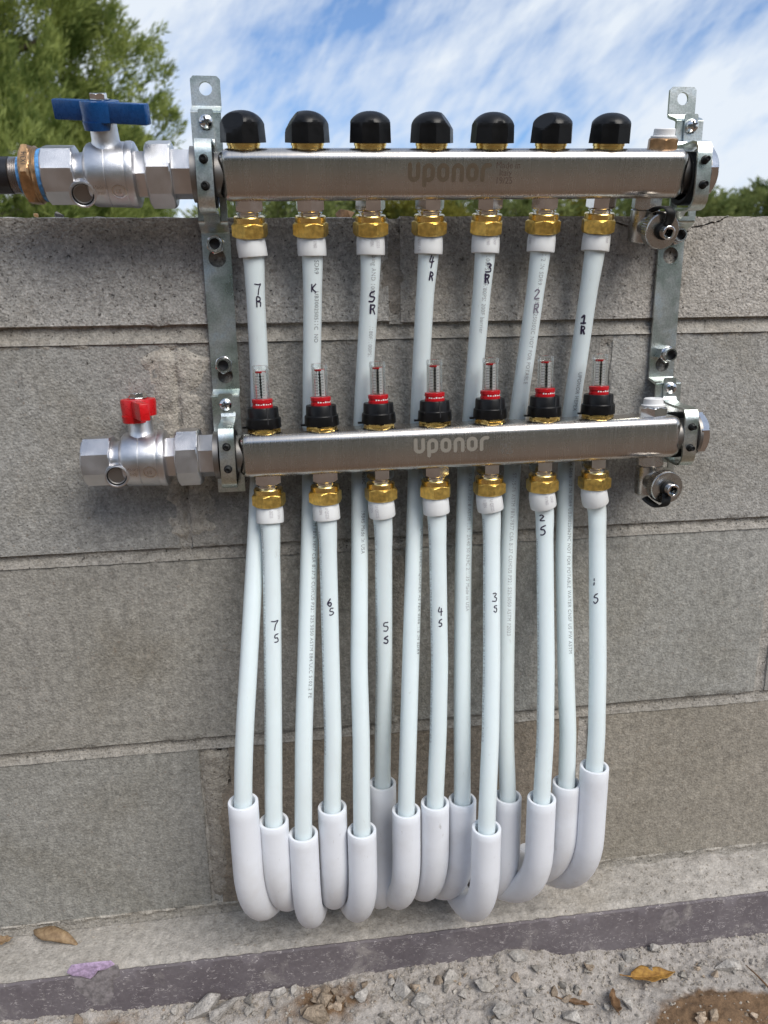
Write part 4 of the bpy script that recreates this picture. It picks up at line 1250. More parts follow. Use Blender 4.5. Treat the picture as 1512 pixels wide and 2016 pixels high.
# ================================================================== CONDUITS AND PIPES
CON = [(0.0953, -0.112, 0.2104, 0.1400, 0.0320, 0.105),
       (0.1205, -0.104, 0.1817, 0.1420, 0.0260, 0.105),
       (0.1465, -0.106, 0.1668, 0.1200, 0.0140, 0.105),
       (0.1740, -0.098, 0.1856, 0.1340, 0.0000, 0.105),
       (0.2000, -0.108, 0.1657, 0.1220, -0.0140, 0.105),
       (0.2256, -0.060, 0.1792, 0.0700, -0.0100, 0.058),
       (0.2425, -0.100, 0.1761, 0.1260, -0.0130, 0.105),
       (0.2704, -0.098, 0.1797, 0.1310, -0.0130, 0.105),
       (0.2980, -0.092, 0.1754, 0.1260, -0.0260, 0.105),
       (0.3121, -0.128, 0.1702, 0.1270, -0.0080, 0.115),
       (0.3461, -0.082, 0.1666, 0.1020, -0.0140, 0.085),
       (0.3691, -0.112, 0.1834, 0.1260, -0.0390, 0.105),
       (0.3986, -0.098, 0.1873, 0.1370, -0.0310, 0.105),
       (0.4210, -0.108, 0.2092, 0.1330, -0.0290, 0.105)]
CR = 0.01335
CLAB = ['first from the left, curving right into its neighbour', 'second from the left, low beside the tall first one', 'third from the left, lowest hanging of the left group',
        'fourth from the left, rising between two lower ones', 'fifth from the left, front of the far back elbow', 'set far back and high, half hidden behind the fifth',
        'just right of the half hidden back elbow', 'eighth from the left, middle of the row', 'ninth from the left, tucked left behind the big front elbow',
        'standing furthest forward and dipping to the foam board', 'mostly hidden behind the furthest forward elbow', 'leaning strongly left, third from the right end',
        'second from the right end, beside the tallest', 'last on the right, tallest of the row']
con_paths = []
for i, (tx_, ty_, tz_, zb, dx, rv) in enumerate(CON):
    dy = -ty_ + 0.012
    pts = [Vector((tx_, ty_, tz_ - (tz_ - zb) * k / 6)) for k in range(6)]
    for k in range(17):
        a = PI / 2 * k / 16
        pts.append(Vector((tx_ + dx * (1 - math.cos(a)), ty_ + dy * (1 - math.cos(a)), zb - rv * math.sin(a))))
    con_paths.append(pts)
    # tube with a real wall and open top
    fr = frames(pts)
    # keep cross-section frames steady through the bend
    rings_o, rings_i = [], []
    n = 36
    for c, T, N, B in fr:
        Bx = (Vector((1, 0, 0)) - T * T.x).normalized(); Nx = T.cross(Bx)
        rings_o.append([c + (Bx * math.cos(2 * PI * k / n) + Nx * math.sin(2 * PI * k / n)) * CR for k in range(n)])
        rings_i.append([c + (Bx * math.cos(2 * PI * k / n) + Nx * math.sin(2 * PI * k / n)) * 0.0104 for k in range(n)])
    top_e = [[c * 1.0 for c in rings_o[0]]]
    c0 = fr[0][0]
    r1 = [c0 + (p - c0) * 0.965 for p in rings_o[0]]
    r2 = [c0 + (p - c0) * 1.045 for p in rings_i[0]]
    o1 = [p - Vector((0, 0, 0.0007)) for p in rings_o[0]]
    i1 = [p - Vector((0, 0, 0.0007)) for p in rings_i[0]]
    seq = rings_i[7:0:-1] + [i1, r2, r1, o1] + rings_o[1:]
    mb = MB(); mb.loft(seq, None, False, False)
    ob = mb.build('conduit_elbow', M_PVC, None, True, 35)
    tag(ob, 'white plastic conduit elbow ' + CLAB[i], 'conduit', 'white conduit elbows at the foot of the wall')

RPX = {7: [(499, 501), (505, 618), (510, 714), (512, 850), (507, 1007), (489, 1320), (481, 1450)],
       6: [(615, 501), (615.5, 590), (614, 714), (612.5, 850), (611, 1000), (602, 1320), (598, 1450)],
       5: [(730, 505), (727, 590), (719, 714), (711.5, 850), (708.5, 940), (707, 1320), (711, 1450)],
       4: [(843.7, 500), (836, 590), (829, 725), (823, 850), (818, 980), (808, 1320), (804, 1450)],
       3: [(955, 500), (947, 590), (935, 725), (925, 850), (917, 930), (912, 1100), (910, 1310), (910, 1450)],
       2: [(1064, 497), (1051.6, 590), (1032.5, 725), (1017, 830), (1009, 920), (1000, 1100), (996, 1310), (995.5, 1450)],
       1: [(1172, 490), (1156, 590), (1137, 725), (1122, 820), (1114.6, 920), (1110, 1100), (1114, 1310), (1118, 1450)]}
SPX = {7: [(533, 1050), (536, 1180), (537, 1320), (538, 1450)], 6: [(645, 1040), (652, 1320), (655.5, 1450)], 5: [(755, 1040), (756, 1320), (754, 1450)],
       4: [(861, 1030), (865.4, 1310), (862.5, 1450)], 3: [(968, 1020), (968, 1310), (965.5, 1450)], 2: [(1072, 1010), (1075, 1310), (1073.5, 1450)], 1: [(1176, 1010), (1177, 1310), (1174.4, 1450)]}
RC = {7: 0, 6: 2, 5: 4, 4: 6, 3: 8, 2: 10, 1: 12}
SC = {7: 1, 6: 3, 5: 5, 4: 7, 3: 9, 2: 11, 1: 13}

GL = {'7': [[(0, .9), (.5, .95), (1, 1), (.7, .6), (.45, 0)]], 'R': [[(.1, 0), (.1, .95)], [(.1, .95), (.7, .95), (.9, .7), (.5, .5), (.1, .48)], [(.45, .5), (.95, 0)]],
      'B': [[(.1, 0), (.15, .95), (.75, .95), (.8, .65), (.3, .5), (.85, .4), (.8, .05)]],
      'K': [[(.1, 0), (.15, 1)], [(.9, 1), (.3, .5), (.95, 0)]], '5': [[(.9, 1), (.2, .95), (.15, .6), (.7, .55), (.9, .3), (.6, .03), (.05, .08)]],
      '4': [[(.35, 1), (.1, .45), (.9, .5)], [(.75, .95), (.6, 0)]], '3': [[(.1, .9), (.6, 1), (.85, .8), (.45, .55), (.9, .4), (.75, .05), (.05, .05)]],
      '2': [[(.1, .8), (.5, 1), (.85, .8), (.6, .45), (.1, .05), (.95, .08)]], '1': [[(.1, .7), (.6, 1), (.62, .05)], [(.15, .05), (.95, .05)]],
      'S': [[(.9, .95), (.35, .85), (.2, .6), (.75, .5), (.9, .25), (.5, .02), (.1, .1)]], '6': [[(.7, 1), (.25, .6), (.15, .2), (.5, 0), (.85, .25), (.55, .5), (.2, .35)]],
      "'": [[(.5, 1), (.52, .75)], [(.5, .55), (.5, .3)]], 'z': [[(.2, 1), (.9, .75), (.1, .45), (.6, .05)]]}

def path_len(pts):
    L = [0.0]
    for a, b in zip(pts[:-1], pts[1:]): L.append(L[-1] + (b - a).length)
    return L

class Wrap:
    """maps (s along pipe, t across to the right) to a pipe's skin"""
    def __init__(s, pts, r):
        s.L = path_len(pts); s.fr = frames(pts); s.r = r
        s.Cv = np.array([list(f[0]) for f in s.fr]); s.Nv = np.array([list(f[2]) for f in s.fr]); s.Bv = np.array([list(f[3]) for f in s.fr])
    def at(s, d, a, lift=0.00014):
        c = np.array([np.interp(d, s.L, s.Cv[:, k]) for k in range(3)])
        N = np.array([np.interp(d, s.L, s.Nv[:, k]) for k in range(3)]); B = np.array([np.interp(d, s.L, s.Bv[:, k]) for k in range(3)])
        fl = 0.0009 * max(0, 1 - max(0, d - 0.02) / 0.03) if s.r < 0.009 else 0.0
        return tuple(c + (N * math.cos(a) + B * math.sin(a)) * (s.r + fl + lift))
    def s_at_v(s, v):
        vs_ = [pix(f[0])[1] for f in s.fr]
        return float(np.interp(v, vs_, s.L))
    def mid(s, d):
        return Vector([np.interp(d, s.L, s.Cv[:, k]) for k in range(3)])
    def center_u(s, d):
        return pix(s.mid(d))[0]

def view_angle(w, d):
    """angle round the pipe that faces the camera at distance d"""
    to = CAM - w.mid(d)
    k = min(range(len(w.L)), key=lambda i: abs(w.L[i] - d))
    _, T, N, B = w.fr[k]
    return math.atan2(to.dot(B), to.dot(N))

def print_text(w, body, v0, ang, m, parent, size=0.0052, sx=0.86, name='pipe_print'):
    """dot-matrix style line reading down the pipe, letter tops to the right"""
    d0 = w.s_at_v(v0)
    va = view_angle(w, d0)
    v, f = text_geo(body, 1.0, sx, 'LEFT', 1.12)
    mb = MB()
    mb.add([w.at(d0 + a * size, va + ang + (b - 0.35) * size / w.r) for a, b in v if True], f)
    return mb.build(name, m, parent, False, recalc=False)

def pen(w, ch, u, v, hgt, wid, m, parent, lw=0.0010, lift=0.00022):
    d = w.s_at_v(v)
    va = view_angle(w, d)
    sc_ = 1.0 / FPX * (Vector(w.at(d, va, 0)) - CAM).dot(FW)
    off = (u - w.center_u(d)) * sc_
    a0 = va + math.asin(max(-.9, min(.9, off / w.r)))
    mb = MB()
    for st in GL[ch]:
        P3 = catmull([Vector((x + random.uniform(-.09, .09), y + random.uniform(-.07, .07), 0)) for x, y in st], 5)
        g, f = stroke([((p.x - .5) * wid, (p.y - .5) * hgt) for p in P3], lw * random.uniform(.85, 1.2))
        mb.add([w.at(d - b, a0 + a / w.r, lift) for a, b in g], f)
    return mb.build('handwritten_mark', m, parent, False, recalc=False)

PR = 0.00795
ORD = {7: 'first', 6: 'second', 5: 'third', 4: 'fourth', 3: 'fifth', 2: 'sixth', 1: 'seventh'}
MARK_R = {7: '7 and B', 6: 'K', 5: '5 R', 4: '4 R', 3: '3 R', 2: 'a smudged 2 R', 1: '1 R'}
MARK_S = {7: '7 S', 6: '6 S', 5: '5 S', 4: '4 S', 3: '3 S', 2: '2 S', 1: 'a dash and S'}
wraps = {}
def sleeve_and_pipe(kind, num):
    Mx, pxs, ci = (U_M, RPX[num], RC[num]) if kind == 'R' else (L_M, SPX[num], SC[num])
    i = 7 - num
    ctop = Vector(CON[ci][:3]); yc = ctop.y
    start = Mx @ Vector((i * 0.05, 0, -0.044))
    s2 = Mx @ Vector((i * 0.05, 0, -0.052))
    pts = [start, s2]
    v_end = pix(ctop)[1]
    pv0 = pix(s2)[1]
    uu = [pix(s2)[0]] + [p[0] for p in pxs] + [pix(ctop)[0]]; vv = [pv0] + [p[1] for p in pxs] + [v_end]
    cm = catmull([Vector((a, b, 0)) for a, b in zip(uu, vv)], 10)
    for v in np.linspace(pv0 + 34, v_end - 30, 16):
        v = float(v); u = float(np.interp(v, vv, uu))
        if kind == 'R':
            if v < 880: y = -0.0300 + (-0.0168 + 0.0300) * sstep(480, 860, v)
            else:
                t = (v - 880) / (v_end - 880); y = -0.0168 + (yc + 0.0168) * (0.35 * t + 0.65 * t * t * (3 - 2 * t))
        else:
            t = (v - pv0) / (v_end - pv0); y = -0.0437 + (yc + 0.0437) * (0.6 * t + 0.4 * t * t * (3 - 2 * t))
        pts.append(P(u, v, y))
    pts += [ctop - Vector((0, 0, 0.008)), ctop - Vector((0, 0, 0.05))]
    C = catmull(pts, 8)
    mk = MARK_R[num] if kind == 'R' else MARK_S[num]
    if kind == 'R':
        lab = f'milky white return pipe marked {mk}, {ORD[num]} from left under the upper bar'
    else:
        lab = f'milky white supply pipe marked {mk}, {ORD[num]} from left under the lower bar'
    T = thing('heating_pipe', lab, 'pipe', start, None, 'milky plastic heating pipes')
    OFF = Matrix.Translation(-start)
    L = path_len(C)
    rad = [PR + 0.0009 * max(0, 1 - max(0, d - 0.02) / 0.03) for d in L]
    mb = MB(); mb.tube([OFF @ p for p in C], rad, 28); mb.build('pipe_tube', M_PEX, T, True, 50)
    # sleeve
    fr = frames(C)
    k2 = next(k for k, d in enumerate(L) if d > 0.0195)
    seg = []
    w = Wrap(C, PR)
    n = 36; rings = []
    for d, r in ((0.0030, 0.0112), (0.0036, 0.0116), (0.008, 0.0121), (0.013, 0.0122), (0.0180, 0.01215), (0.0187, 0.0119), (0.0188, 0.0082)):
        w2 = Wrap(C, r) if False else None
        c = np.array([np.interp(d, w.L, w.Cv[:, k]) for k in range(3)]); N = np.array([np.interp(d, w.L, w.Nv[:, k]) for k in range(3)]); B = np.array([np.interp(d, w.L, w.Bv[:, k]) for k in range(3)])
        rings.append([Vector(c + (N * math.cos(2 * PI * k / n) + B * math.sin(2 * PI * k / n)) * r) - start for k in range(n)])
    MB().loft(rings).build('expansion_sleeve', M_SLEEVE, T, True, 30)
    wraps[(kind, num)] = (w, T, OFF)
    return T
for num in range(7, 0, -1):
    sleeve_and_pipe('R', num)
for num in range(7, 0, -1):
    sleeve_and_pipe('S', num)

class OffWrap(Wrap):
    pass
def with_off(kind, num, r=PR):
    w, T, OFF = wraps[(kind, num)]
    return w, T, OFF

def shift(o, OFF):
    o.data.transform(OFF); return o

def PT(kind, num, body, v0, ang, m=None, **k):
    w, T, OFF = with_off(kind, num)
    shift(print_text(w, body, v0, ang, m or M_PRINT, T, **k), OFF)
def PEN(kind, num, ch, u, v, h=.0078, wd=.0046, m=None, lw=.0011):
    w, T, OFF = with_off(kind, num)
    shift(pen(w, ch, u, v, h, wd, m or M_INK, T, lw), OFF)

PT('R', 6, 'SDR9', 512, .42); PT('R', 6, 'UB300250511C  NO', 572, .45)
PT('R', 6, 'ASTM F876/F877 CSA B137.5 CUHIUS P321 S25/5050 ASTM E84/ULC S102.2 PE', 1010, .62)
PT('R', 5, 'lbing AND 100PSI', 500, .35, M_PRINTF); PT('R', 5, '/180F/100PSI', 640, .45, M_PRINTF)
PT('R', 5, '0625C', 925, .50); PT('R', 5, '19845 Made In USA', 1004, .42)
PT('R', 4, 'UPONOR HEPEX/AQUAPEX A2 PEX 0306 1/2 IN SDR9', 1040, .98)
PT('R', 3, '100PSI 180F/80PSI 200F barrier', 503, .35, M_PRINTF); PT('R', 3, 'U/A A17/F2018 ASTM 1191 2A40/50/629C 2/1/35 Made in USA', 930, .60, M_PRINTF)
PT('R', 2, '1/2 IN SDR9 ---- UB300250502C NOT FOR POTABLE', 500, .40, M_PRINTF); PT('R', 2, 'ST-15-Fh ASTM F876/F877 CSA B137 CUHIUS P321 S25/5050 ASTM F2023', 930, .30, M_PRINTF)
PT('R', 1, 'UPONOR HEPEX', 730, .45); PT('R', 1, 'PEX 0606 1/2 IN SDR9 UB300250629C NOT FOR POTABLE WATER CNSF US PW ASTM', 900, .62)
for num, v0 in ((7, 1035), (6, 1045), (5, 1030), (4, 1030), (3, 1020), (2, 1060)):
    PT('S', num, 'UPONOR AQUAPEX 1/2 IN SDR9 ASTM F876/F877 CSA B137.5 S25/5050 ASTM E84/ULC S102.2', v0, -1.12, M_PRINTF)
PEN('R', 7, '7', 508, 568, .0085, .0050); PEN('R', 7, 'B', 509, 593, .0075, .0040)
PEN('R', 6, 'K', 618, 566, .0062, .0040)
PEN('R', 5, '5', 733, 583, .0080, .0048, lw=.0014); PEN('R', 5, 'R', 734, 606, .0080, .0044, lw=.0014)
PEN('R', 4, '4', 849, 515, .0085, .0040); PEN('R', 4, 'R', 849, 543, .0068, .0036)
PEN('R', 3, '3', 962, 527, .0070, .0046, lw=.0015); PEN('R', 3, 'R', 959, 548, .0070, .0042, lw=.0014)
PEN('R', 2, '2', 1057, 578, .0085, .0044, M_INKFADE); PEN('R', 2, 'R', 1056, 605, .0075, .0044, M_INKFADE)
PEN('R', 1, '1', 1149, 628, .0072, .0044, lw=.0014); PEN('R', 1, 'R', 1148, 648, .0070, .0036, lw=.0014)
PEN('S', 7, '7', 541, 1229, .0078, .0052); PEN('S', 7, 'S', 544, 1254, .0078, .0044)
PEN('S', 6, '6', 649, 1184, .0062, .0048); PEN('S', 6, 'S', 652, 1201, .0072, .0044)
PEN('S', 5, '5', 760, 1228, .0085, .0044); PEN('S', 5, 'S', 760, 1254, .0070, .0048)
PEN('S', 4, '4', 867, 1201, .0070, .0046); PEN('S', 4, 'S', 867, 1224, .0072, .0036)
PEN('S', 3, '3', 974, 1174, .0078, .0044); PEN('S', 3, 'S', 975, 1197, .0064, .0036)
PEN('S', 2, '2', 1067, 1017, .0078, .0040); PEN('S', 2, 'S', 1069, 1043, .0090, .0048)
PEN('S', 1, "'", 1170, 1147, .0080, .0030); PEN('S', 1, 'S', 1173, 1177, .0090, .0044)

# faint print on the sleeves
for kind, num, body, ang in (('R', 6, 'F1960', .25), ('R', 5, '1/2IN', .1), ('R', 5, 'Q5225', .55), ('R', 4, 'CNSF US', -.7), ('R', 3, 'F1960', .2), ('R', 3, 'CNSF', .7), ('R', 2, 'CNSF', -.9), ('R', 1, 'CNSF', .85),
                             ('S', 7, 'Q5225', .1), ('S', 7, 'U 1/2IN', .7), ('S', 6, 'U Q5225', .05), ('S', 6, '1/2IN', -.4), ('S', 5, 'U Q5225', -.35), ('S', 5, '1/2IN', -.8), ('S', 3, 'U Q5225', .15), ('S', 3, '1/2IN', -.35), ('S', 2, 'F1960', .3), ('S', 2, 'CNSF', .75)):
    w, T, OFF = wraps[(kind, num)]
    w2 = Wrap.__new__(Wrap); w2.__dict__.update(w.__dict__); w2.r = 0.01225
    d0 = 0.0055; va = view_angle(w, 0.012)
    v, f = text_geo(body, 1.0, 0.7, 'LEFT', 1.0)
    mb = MB(); mb.add([w2.at(d0 + a * 0.0042, va + ang + (b - 0.35) * 0.0042 / w2.r, 0.0001) for a, b in v], f)
    shift(mb.build('sleeve_print', M_LABEL, T, False, recalc=False), OFF)

# ================================================================== LOOSE THINGS
# broken concrete chunks
def rock_mesh(seed, sx, sy, sz, n=16):
    r = random.Random(seed)
    bm = bmesh.new()
    for _ in range(n):
        a = Vector((r.gauss(0, 1), r.gauss(0, 1), r.gauss(0, 1))).normalized() * r.uniform(.8, 1.0)
        bm.verts.new((a.x * sx, a.y * sy, a.z * sz))
    bmesh.ops.convex_hull(bm, input=bm.verts[:], use_existing_faces=False)
    loose = [v for v in bm.verts if not v.link_faces]
    bmesh.ops.delete(bm, geom=loose, context='VERTS')
    bmesh.ops.bevel(bm, geom=bm.edges[:], offset=min(sx, sy, sz) * 0.045, segments=1, affect='EDGES')
    me = bpy.data.meshes.new('concrete_chunk')
    bm.to_mesh(me); bm.free()
    me.materials.append(M_CHUNK)
    return me
def ground_pt(u, v, lift=0.0):
    y = -0.07
    for _ in range(12):
        d = FW + RT * ((u - 756) / FPX) - UP * ((v - 1008) / FPX)
        z = gh(CAM.x + d.x * ((y - CAM.y) / d.y), y)
        t = (z + lift - CAM.z) / d.z
        y = max(-.4, min(-0.06, (CAM + d * t).y))
    q = CAM + d * t
    return q
BIG = [(408, 1958, .0200, .0110, .0125, 0.25, 'largest grey broken concrete lump leaning on the foam board'),
       (440, 1996, .0190, .0110, .0070, 0.5, 'flat grey concrete slab piece below the largest lump'),
       (553, 1955, .0075, .0055, .0055, 0.2, 'small rounded stone on the brown soil left of centre'),
       (640, 1975, .0100, .0090, .0080, 0.9, 'dusty blocky stone in the brown soil below the conduits'),
       (620, 2005, .0180, .0100, .0090, -.4, 'half buried brown dusted slab at the bottom edge'),
       (715, 1965, .0085, .0060, .0065, 0.4, 'pale angular chip right of the brown soil'),
       (793, 1958, .0110, .0150, .0080, 0.3, 'pointed grey concrete chunk with a long flat side'),
       (832, 1985, .0130, .0110, .0075, -.6, 'wedge shaped grey concrete chunk near the bottom edge'),
       (892, 1938, .0110, .0095, .0085, 0.5, 'squarish grey concrete chunk in the middle of the rubble'),
       (955, 1945, .0115, .0095, .0095, 0.1, 'upright grey concrete chunk with a broken face'),
       (1020, 1888, .0125, .0065, .0060, -.2, 'grey chunk on top of the dust mound by the foam board'),
       (1045, 1960, .0065, .0060, .0050, -.2, 'round pebble right of the upright chunk'),
       (1240, 1890, .0090, .0110, .0060, 0.7, 'sharp pale flake standing left of the yellow leaf'),
       (1432, 1908, .0165, .0100, .0070, 0.15, 'smooth flat grey stone above the brown soil heap'),
       (1285, 1868, .0065, .0055, .0065, .3, 'small upright stone against the foam board at the right'),
       (988, 1995, .0110, .0080, .0080, .3, 'rounded dusty lump at the bottom edge, middle right'),
       (1130, 2005, .0150, .0100, .0090, -.2, 'crumbly grey lump under the curled brown leaf')]
for k, (u, v, a, b, c, rz, lab) in enumerate(BIG):
    q = ground_pt(u, v)
    o = bpy.data.objects.new('concrete_chunk', rock_mesh(100 + k, a * 1.15, b * 1.1, c * 1.15, 11))
    COL.objects.link(o)
    q.y = min(q.y, -0.0625 - b * 0.95)
    o.location = Vector((q.x, q.y, gh(q.x, q.y) + c * 0.62)); o.rotation_euler = (random.uniform(-.2, .2), random.uniform(-.2, .2), rz)
    o.color = (1, 1, 1, 1) if k not in (3, 4) else (.8, .68, .55, 1)
    tag(o, lab, 'stone', 'broken concrete chunks in the rubble')
MARKS = [(u, v, m_) for (u, v, *_), m_ in zip(BIG, ('largest concrete lump', 'flat slab piece', 'rounded stone on brown soil', 'dusty blocky stone', 'half buried slab', 'pale angular chip', 'pointed chunk', 'wedge shaped chunk', 'squarish chunk', 'upright chunk', 'chunk on the dust mound', 'round pebble', 'sharp pale flake', 'smooth flat stone', 'small upright stone', 'rounded dusty lump', 'crumbly grey lump'))] + [(1285, 1928, 'yellow dry leaf'), (1205, 1982, 'curled brown leaf'), (1140, 1978, 'rolled leaf fragment'), (1500, 1945, 'dark twig'), (180, 1960, 'scraped foam patch'), (1320, 1850, 'right hand foam scrape'), (1390, 1985, 'brown soil heap'), (310, 1985, 'bare foot of the foam board')]
meshes = [rock_mesh(s, 1, random.uniform(.6, .95), random.uniform(.5, .85), 9) for s in range(7)]
cnt = 0
for k in range(490):
    u = random.uniform(60, 1512); v = random.uniform(1895, 2030)
    if 1270 < u and v > 1925 and random.random() < .85: continue
    q = ground_pt(u, v)
    if q.y > -0.064 or q.y < -0.35: continue
    s = 0.0018 + 0.0075 * random.random() ** 3.2
    o = bpy.data.objects.new('concrete_chunk', meshes[k % 7])
    COL.objects.link(o)
    o.scale = (s, s, s); o.location = q + Vector((0, 0, s * .45)); o.rotation_euler = (random.uniform(-.5, .5), random.uniform(-.5, .5), random.uniform(0, 6.28))
    t = random.uniform(.62, 1.12); br = random.random() < .2 or soil_f(q.x, q.y) > .5
    o.color = (t, t * (.85 if br else .99), t * (.7 if br else .97), 1)
    best = min(MARKS, key=lambda mk: (mk[0] - u) ** 2 + (1.6 * (mk[1] - v)) ** 2)
    du, dv = u - best[0], (v - best[1]) * 1.6
    side = ('right of' if du > 0 else 'left of') if abs(du) > abs(dv) else ('in front of' if dv > 0 else 'behind')
    size = 'tiny' if s < .0021 else 'pea sized' if s < .0034 else 'larger'
    hue = 'brown' if br else 'pale grey' if t > .95 else 'grey' if t > .78 else 'dark grey'
    tag(o, f'{size} {hue} broken concrete bit {side} the {best[2]}', 'stone', 'small bits of rubble')
# fine grit: one mass
gv, gf = [], []
for k in range(11000):
    x = random.uniform(-0.22, 0.72); y = -0.062 - random.random() ** 1.3 * 0.19
    if soil_f(x, y) > .5 and random.random() < .8: continue
    s = 0.0005 + 0.0017 * random.random() ** 3
    z = gh(x, y)
    c = Vector((x, y, z + s * .3)); o_ = len(gv)
    for d in ((1, 0, 0), (0, 1, 0), (-1, 0, 0), (0, -1, 0), (0, 0, 1), (0, 0, -1)):
        gv.append(c + Vector((d[0] + random.uniform(-.35, .35), d[1] + random.uniform(-.35, .35), d[2] * .8 + random.uniform(-.3, .3))) * s)
    for a in range(4):
        b_ = (a + 1) % 4
        gf += [[o_ + a, o_ + b_, o_ + 4], [o_ + b_, o_ + a, o_ + 5]]
mb = MB(); mb.v = gv; mb.f = gf
g = mb.build('grit', M_CHUNK, None, False, recalc=False); g.color = (.92, .88, .83, 1)
tag(g, 'fine grit and crumbs covering the rubble', None, kind='stuff')
# ledge crumbs
gv, gf = [], []
for k in range(1500):
    x = random.uniform(-0.2, 0.7); y = random.uniform(-0.055, -0.001)
    if random.random() > (0.12 + 0.9 * sstep(.35, .6, x) + .25 * sstep(-.012, 0, y)): continue
    s = 0.0004 + 0.0013 * random.random() ** 3
    c = Vector((x, y, ledge_z(x, y) + s * .4)); o_ = len(gv)
    for d in ((1, 0, 0), (0, 1, 0), (-1, 0, 0), (0, -1, 0), (0, 0, 1), (0, 0, -1)):
        gv.append(c + Vector((d[0] + random.uniform(-.35, .35), d[1] + random.uniform(-.35, .35), d[2] * .8 + random.uniform(-.3, .3))) * s)
    for a in range(4):
        b_ = (a + 1) % 4
        gf += [[o_ + a, o_ + b_, o_ + 4], [o_ + b_, o_ + a, o_ + 5]]
mb = MB(); mb.v = gv; mb.f = gf
g = mb.build('mortar_crumbs', M_CHUNK, None, False, recalc=False); g.color = (1, .96, .9, 1)
tag(g, 'mortar crumbs lying on the footing ledge', None, kind='stuff')

# dry leaves
def leaf_material(name, c1, c2):
    m, nt, b = new_mat(name)
    pos = nd(nt, 'ShaderNodeTexCoord').outputs['Object']
    n = nd(nt, 'ShaderNodeTexNoise', {'Vector': pos, 'Scale': 140.0, 'Detail': 6.0, 'Roughness': 0.7})
    c = mixc(nt, ramp(nt, n.outputs[0], [(0.35, 0.0), (0.68, 1.0)]), c1, c2)
    bp = nd(nt, 'ShaderNodeBump', {'Height': n.outputs[0], 'Strength': 0.6, 'Distance': 0.001})
    setb(b, nt, Base_Color=c, Roughness=0.65, Normal=bp.outputs[0])
    return m
M_LEAFY = leaf_material('yellow_dry_leaf', (0.17, 0.075, 0.015), (0.50, 0.28, 0.06))
M_LEAFB = leaf_material('brown_dry_leaf', (0.085, 0.045, 0.02), (0.24, 0.14, 0.07))
M_LEAFT = leaf_material('tan_dry_leaf', (0.15, 0.09, 0.045), (0.36, 0.25, 0.14))
def dry_leaf(label, pos, L, W, curl, fold, rz, ry, rx, m, twist=0.0, wave=0.001):
    n, k = 20, 10
    vs_, fs_ = [], []
    for i in range(n + 1):
        t = i / n
        w = W * math.sin(PI * min(1, t ** 0.8)) ** 0.85 * (1 - 0.25 * t)
        bend = curl * (t - 0.5)
        if abs(curl) > 1e-4:
            R_ = L / curl; cx = R_ * math.sin(bend); cz = R_ * (1 - math.cos(bend))
        else: cx = (t - .5) * L; cz = 0
        for j in range(k + 1):
            s_ = j / k * 2 - 1
            a = twist * (t - .5)
            if abs(fold) > 2:
                ang = s_ * fold * .5; yy = w * math.sin(ang) / (fold * .5); zz = w * (1 - math.cos(ang)) / (fold * .5)
            else:
                yy = s_ * w; zz = abs(s_) * w * fold
            zz += wave * math.sin(t * 17 + s_ * 2) * abs(s_) + 0.0004 * noise.noise(Vector((t * 12, s_ * 6, L * 1000)))
            y2 = yy * math.cos(a) - zz * math.sin(a); z2 = yy * math.sin(a) + zz * math.cos(a)
            vs_.append((cx, y2, cz + z2))
    for i in range(n):
        for j in range(k):
            fs_.append([i * (k + 1) + j, (i + 1) * (k + 1) + j, (i + 1) * (k + 1) + j + 1, i * (k + 1) + j + 1])
    T = thing('dry_leaf', label, 'leaf', pos, Matrix.Rotation(rz, 3, 'Z') @ Matrix.Rotation(ry, 3, 'Y') @ Matrix.Rotation(rx, 3, 'X'), 'dry leaves')
    mb = MB(); mb.add(vs_, fs_)
    b = mb.build('leaf_blade', m, T, True, 80, recalc=False)
    so = b.modifiers.new('thickness', 'SOLIDIFY'); so.thickness = 0.0003
    mid = [Vector(vs_[i * (k + 1) + k // 2]) + Vector((0, 0, 0.0003)) for i in range(n + 1)]
    d0 = (mid[0] - mid[1]).normalized()
    st = [mid[0] + d0 * 0.012 + Vector((0, .002, -.001)), mid[0] + d0 * 0.006] + mid
    MB().tube(st, [0.0006] * 2 + [0.0007 * (1 - .7 * i / n) for i in range(n + 1)], 8).build('leaf_stem', m, T, True, 60)
    return T
q = ground_pt(1285, 1928)
dry_leaf('yellow brown dry leaf lying at the edge of the brown soil heap', q + Vector((0, 0, .004)), .052, .0125, .35, .35, .05, .08, -.15, M_LEAFY)
q = ground_pt(1205, 1982)
dry_leaf('curled dark brown leaf standing at the bottom edge', q + Vector((0, 0, .006)), .034, .0095, .9, 2.6, 1.25, .2, .6, M_LEAFB)
q = ground_pt(1140, 1978)
dry_leaf('thin rolled brown leaf fragment left of the curled leaf', q + Vector((0, 0, .002)), .028, .0040, .5, 2.8, -.28, .05, .2, M_LEAFB)
q = P(112, 1840, -0.010)
dry_leaf('tan curled dry leaf lying on the footing against the wall at the left', Vector((q.x - .001, -0.0145, 0.0065)), .060, .0105, 1.6, 2.2, -.40, .12, PI + .3, M_LEAFT, .8)
q = P(6, 1848, -0.012)
dry_leaf('small brown leaf scrap at the left edge of the ledge', Vector((q.x, -0.012, 0.0)), .018, .0055, .8, .6, .4, .1, .2, M_LEAFT)
q = ground_pt(1505, 1945)
tw = MB().tube([q + Vector((-.0045, .026, .003)), q + Vector((-.002, .012, .005)), q + Vector((.0005, 0, .005)), q + Vector((.003, -.016, .004))], [.0005, .0008, .0010, .0008], 8).build('twig', M_LEAFB, None, True, 60)
tag(tw, 'thin dark twig lying on the soil at the right edge', 'twig')
q = ground_pt(1168, 1862)
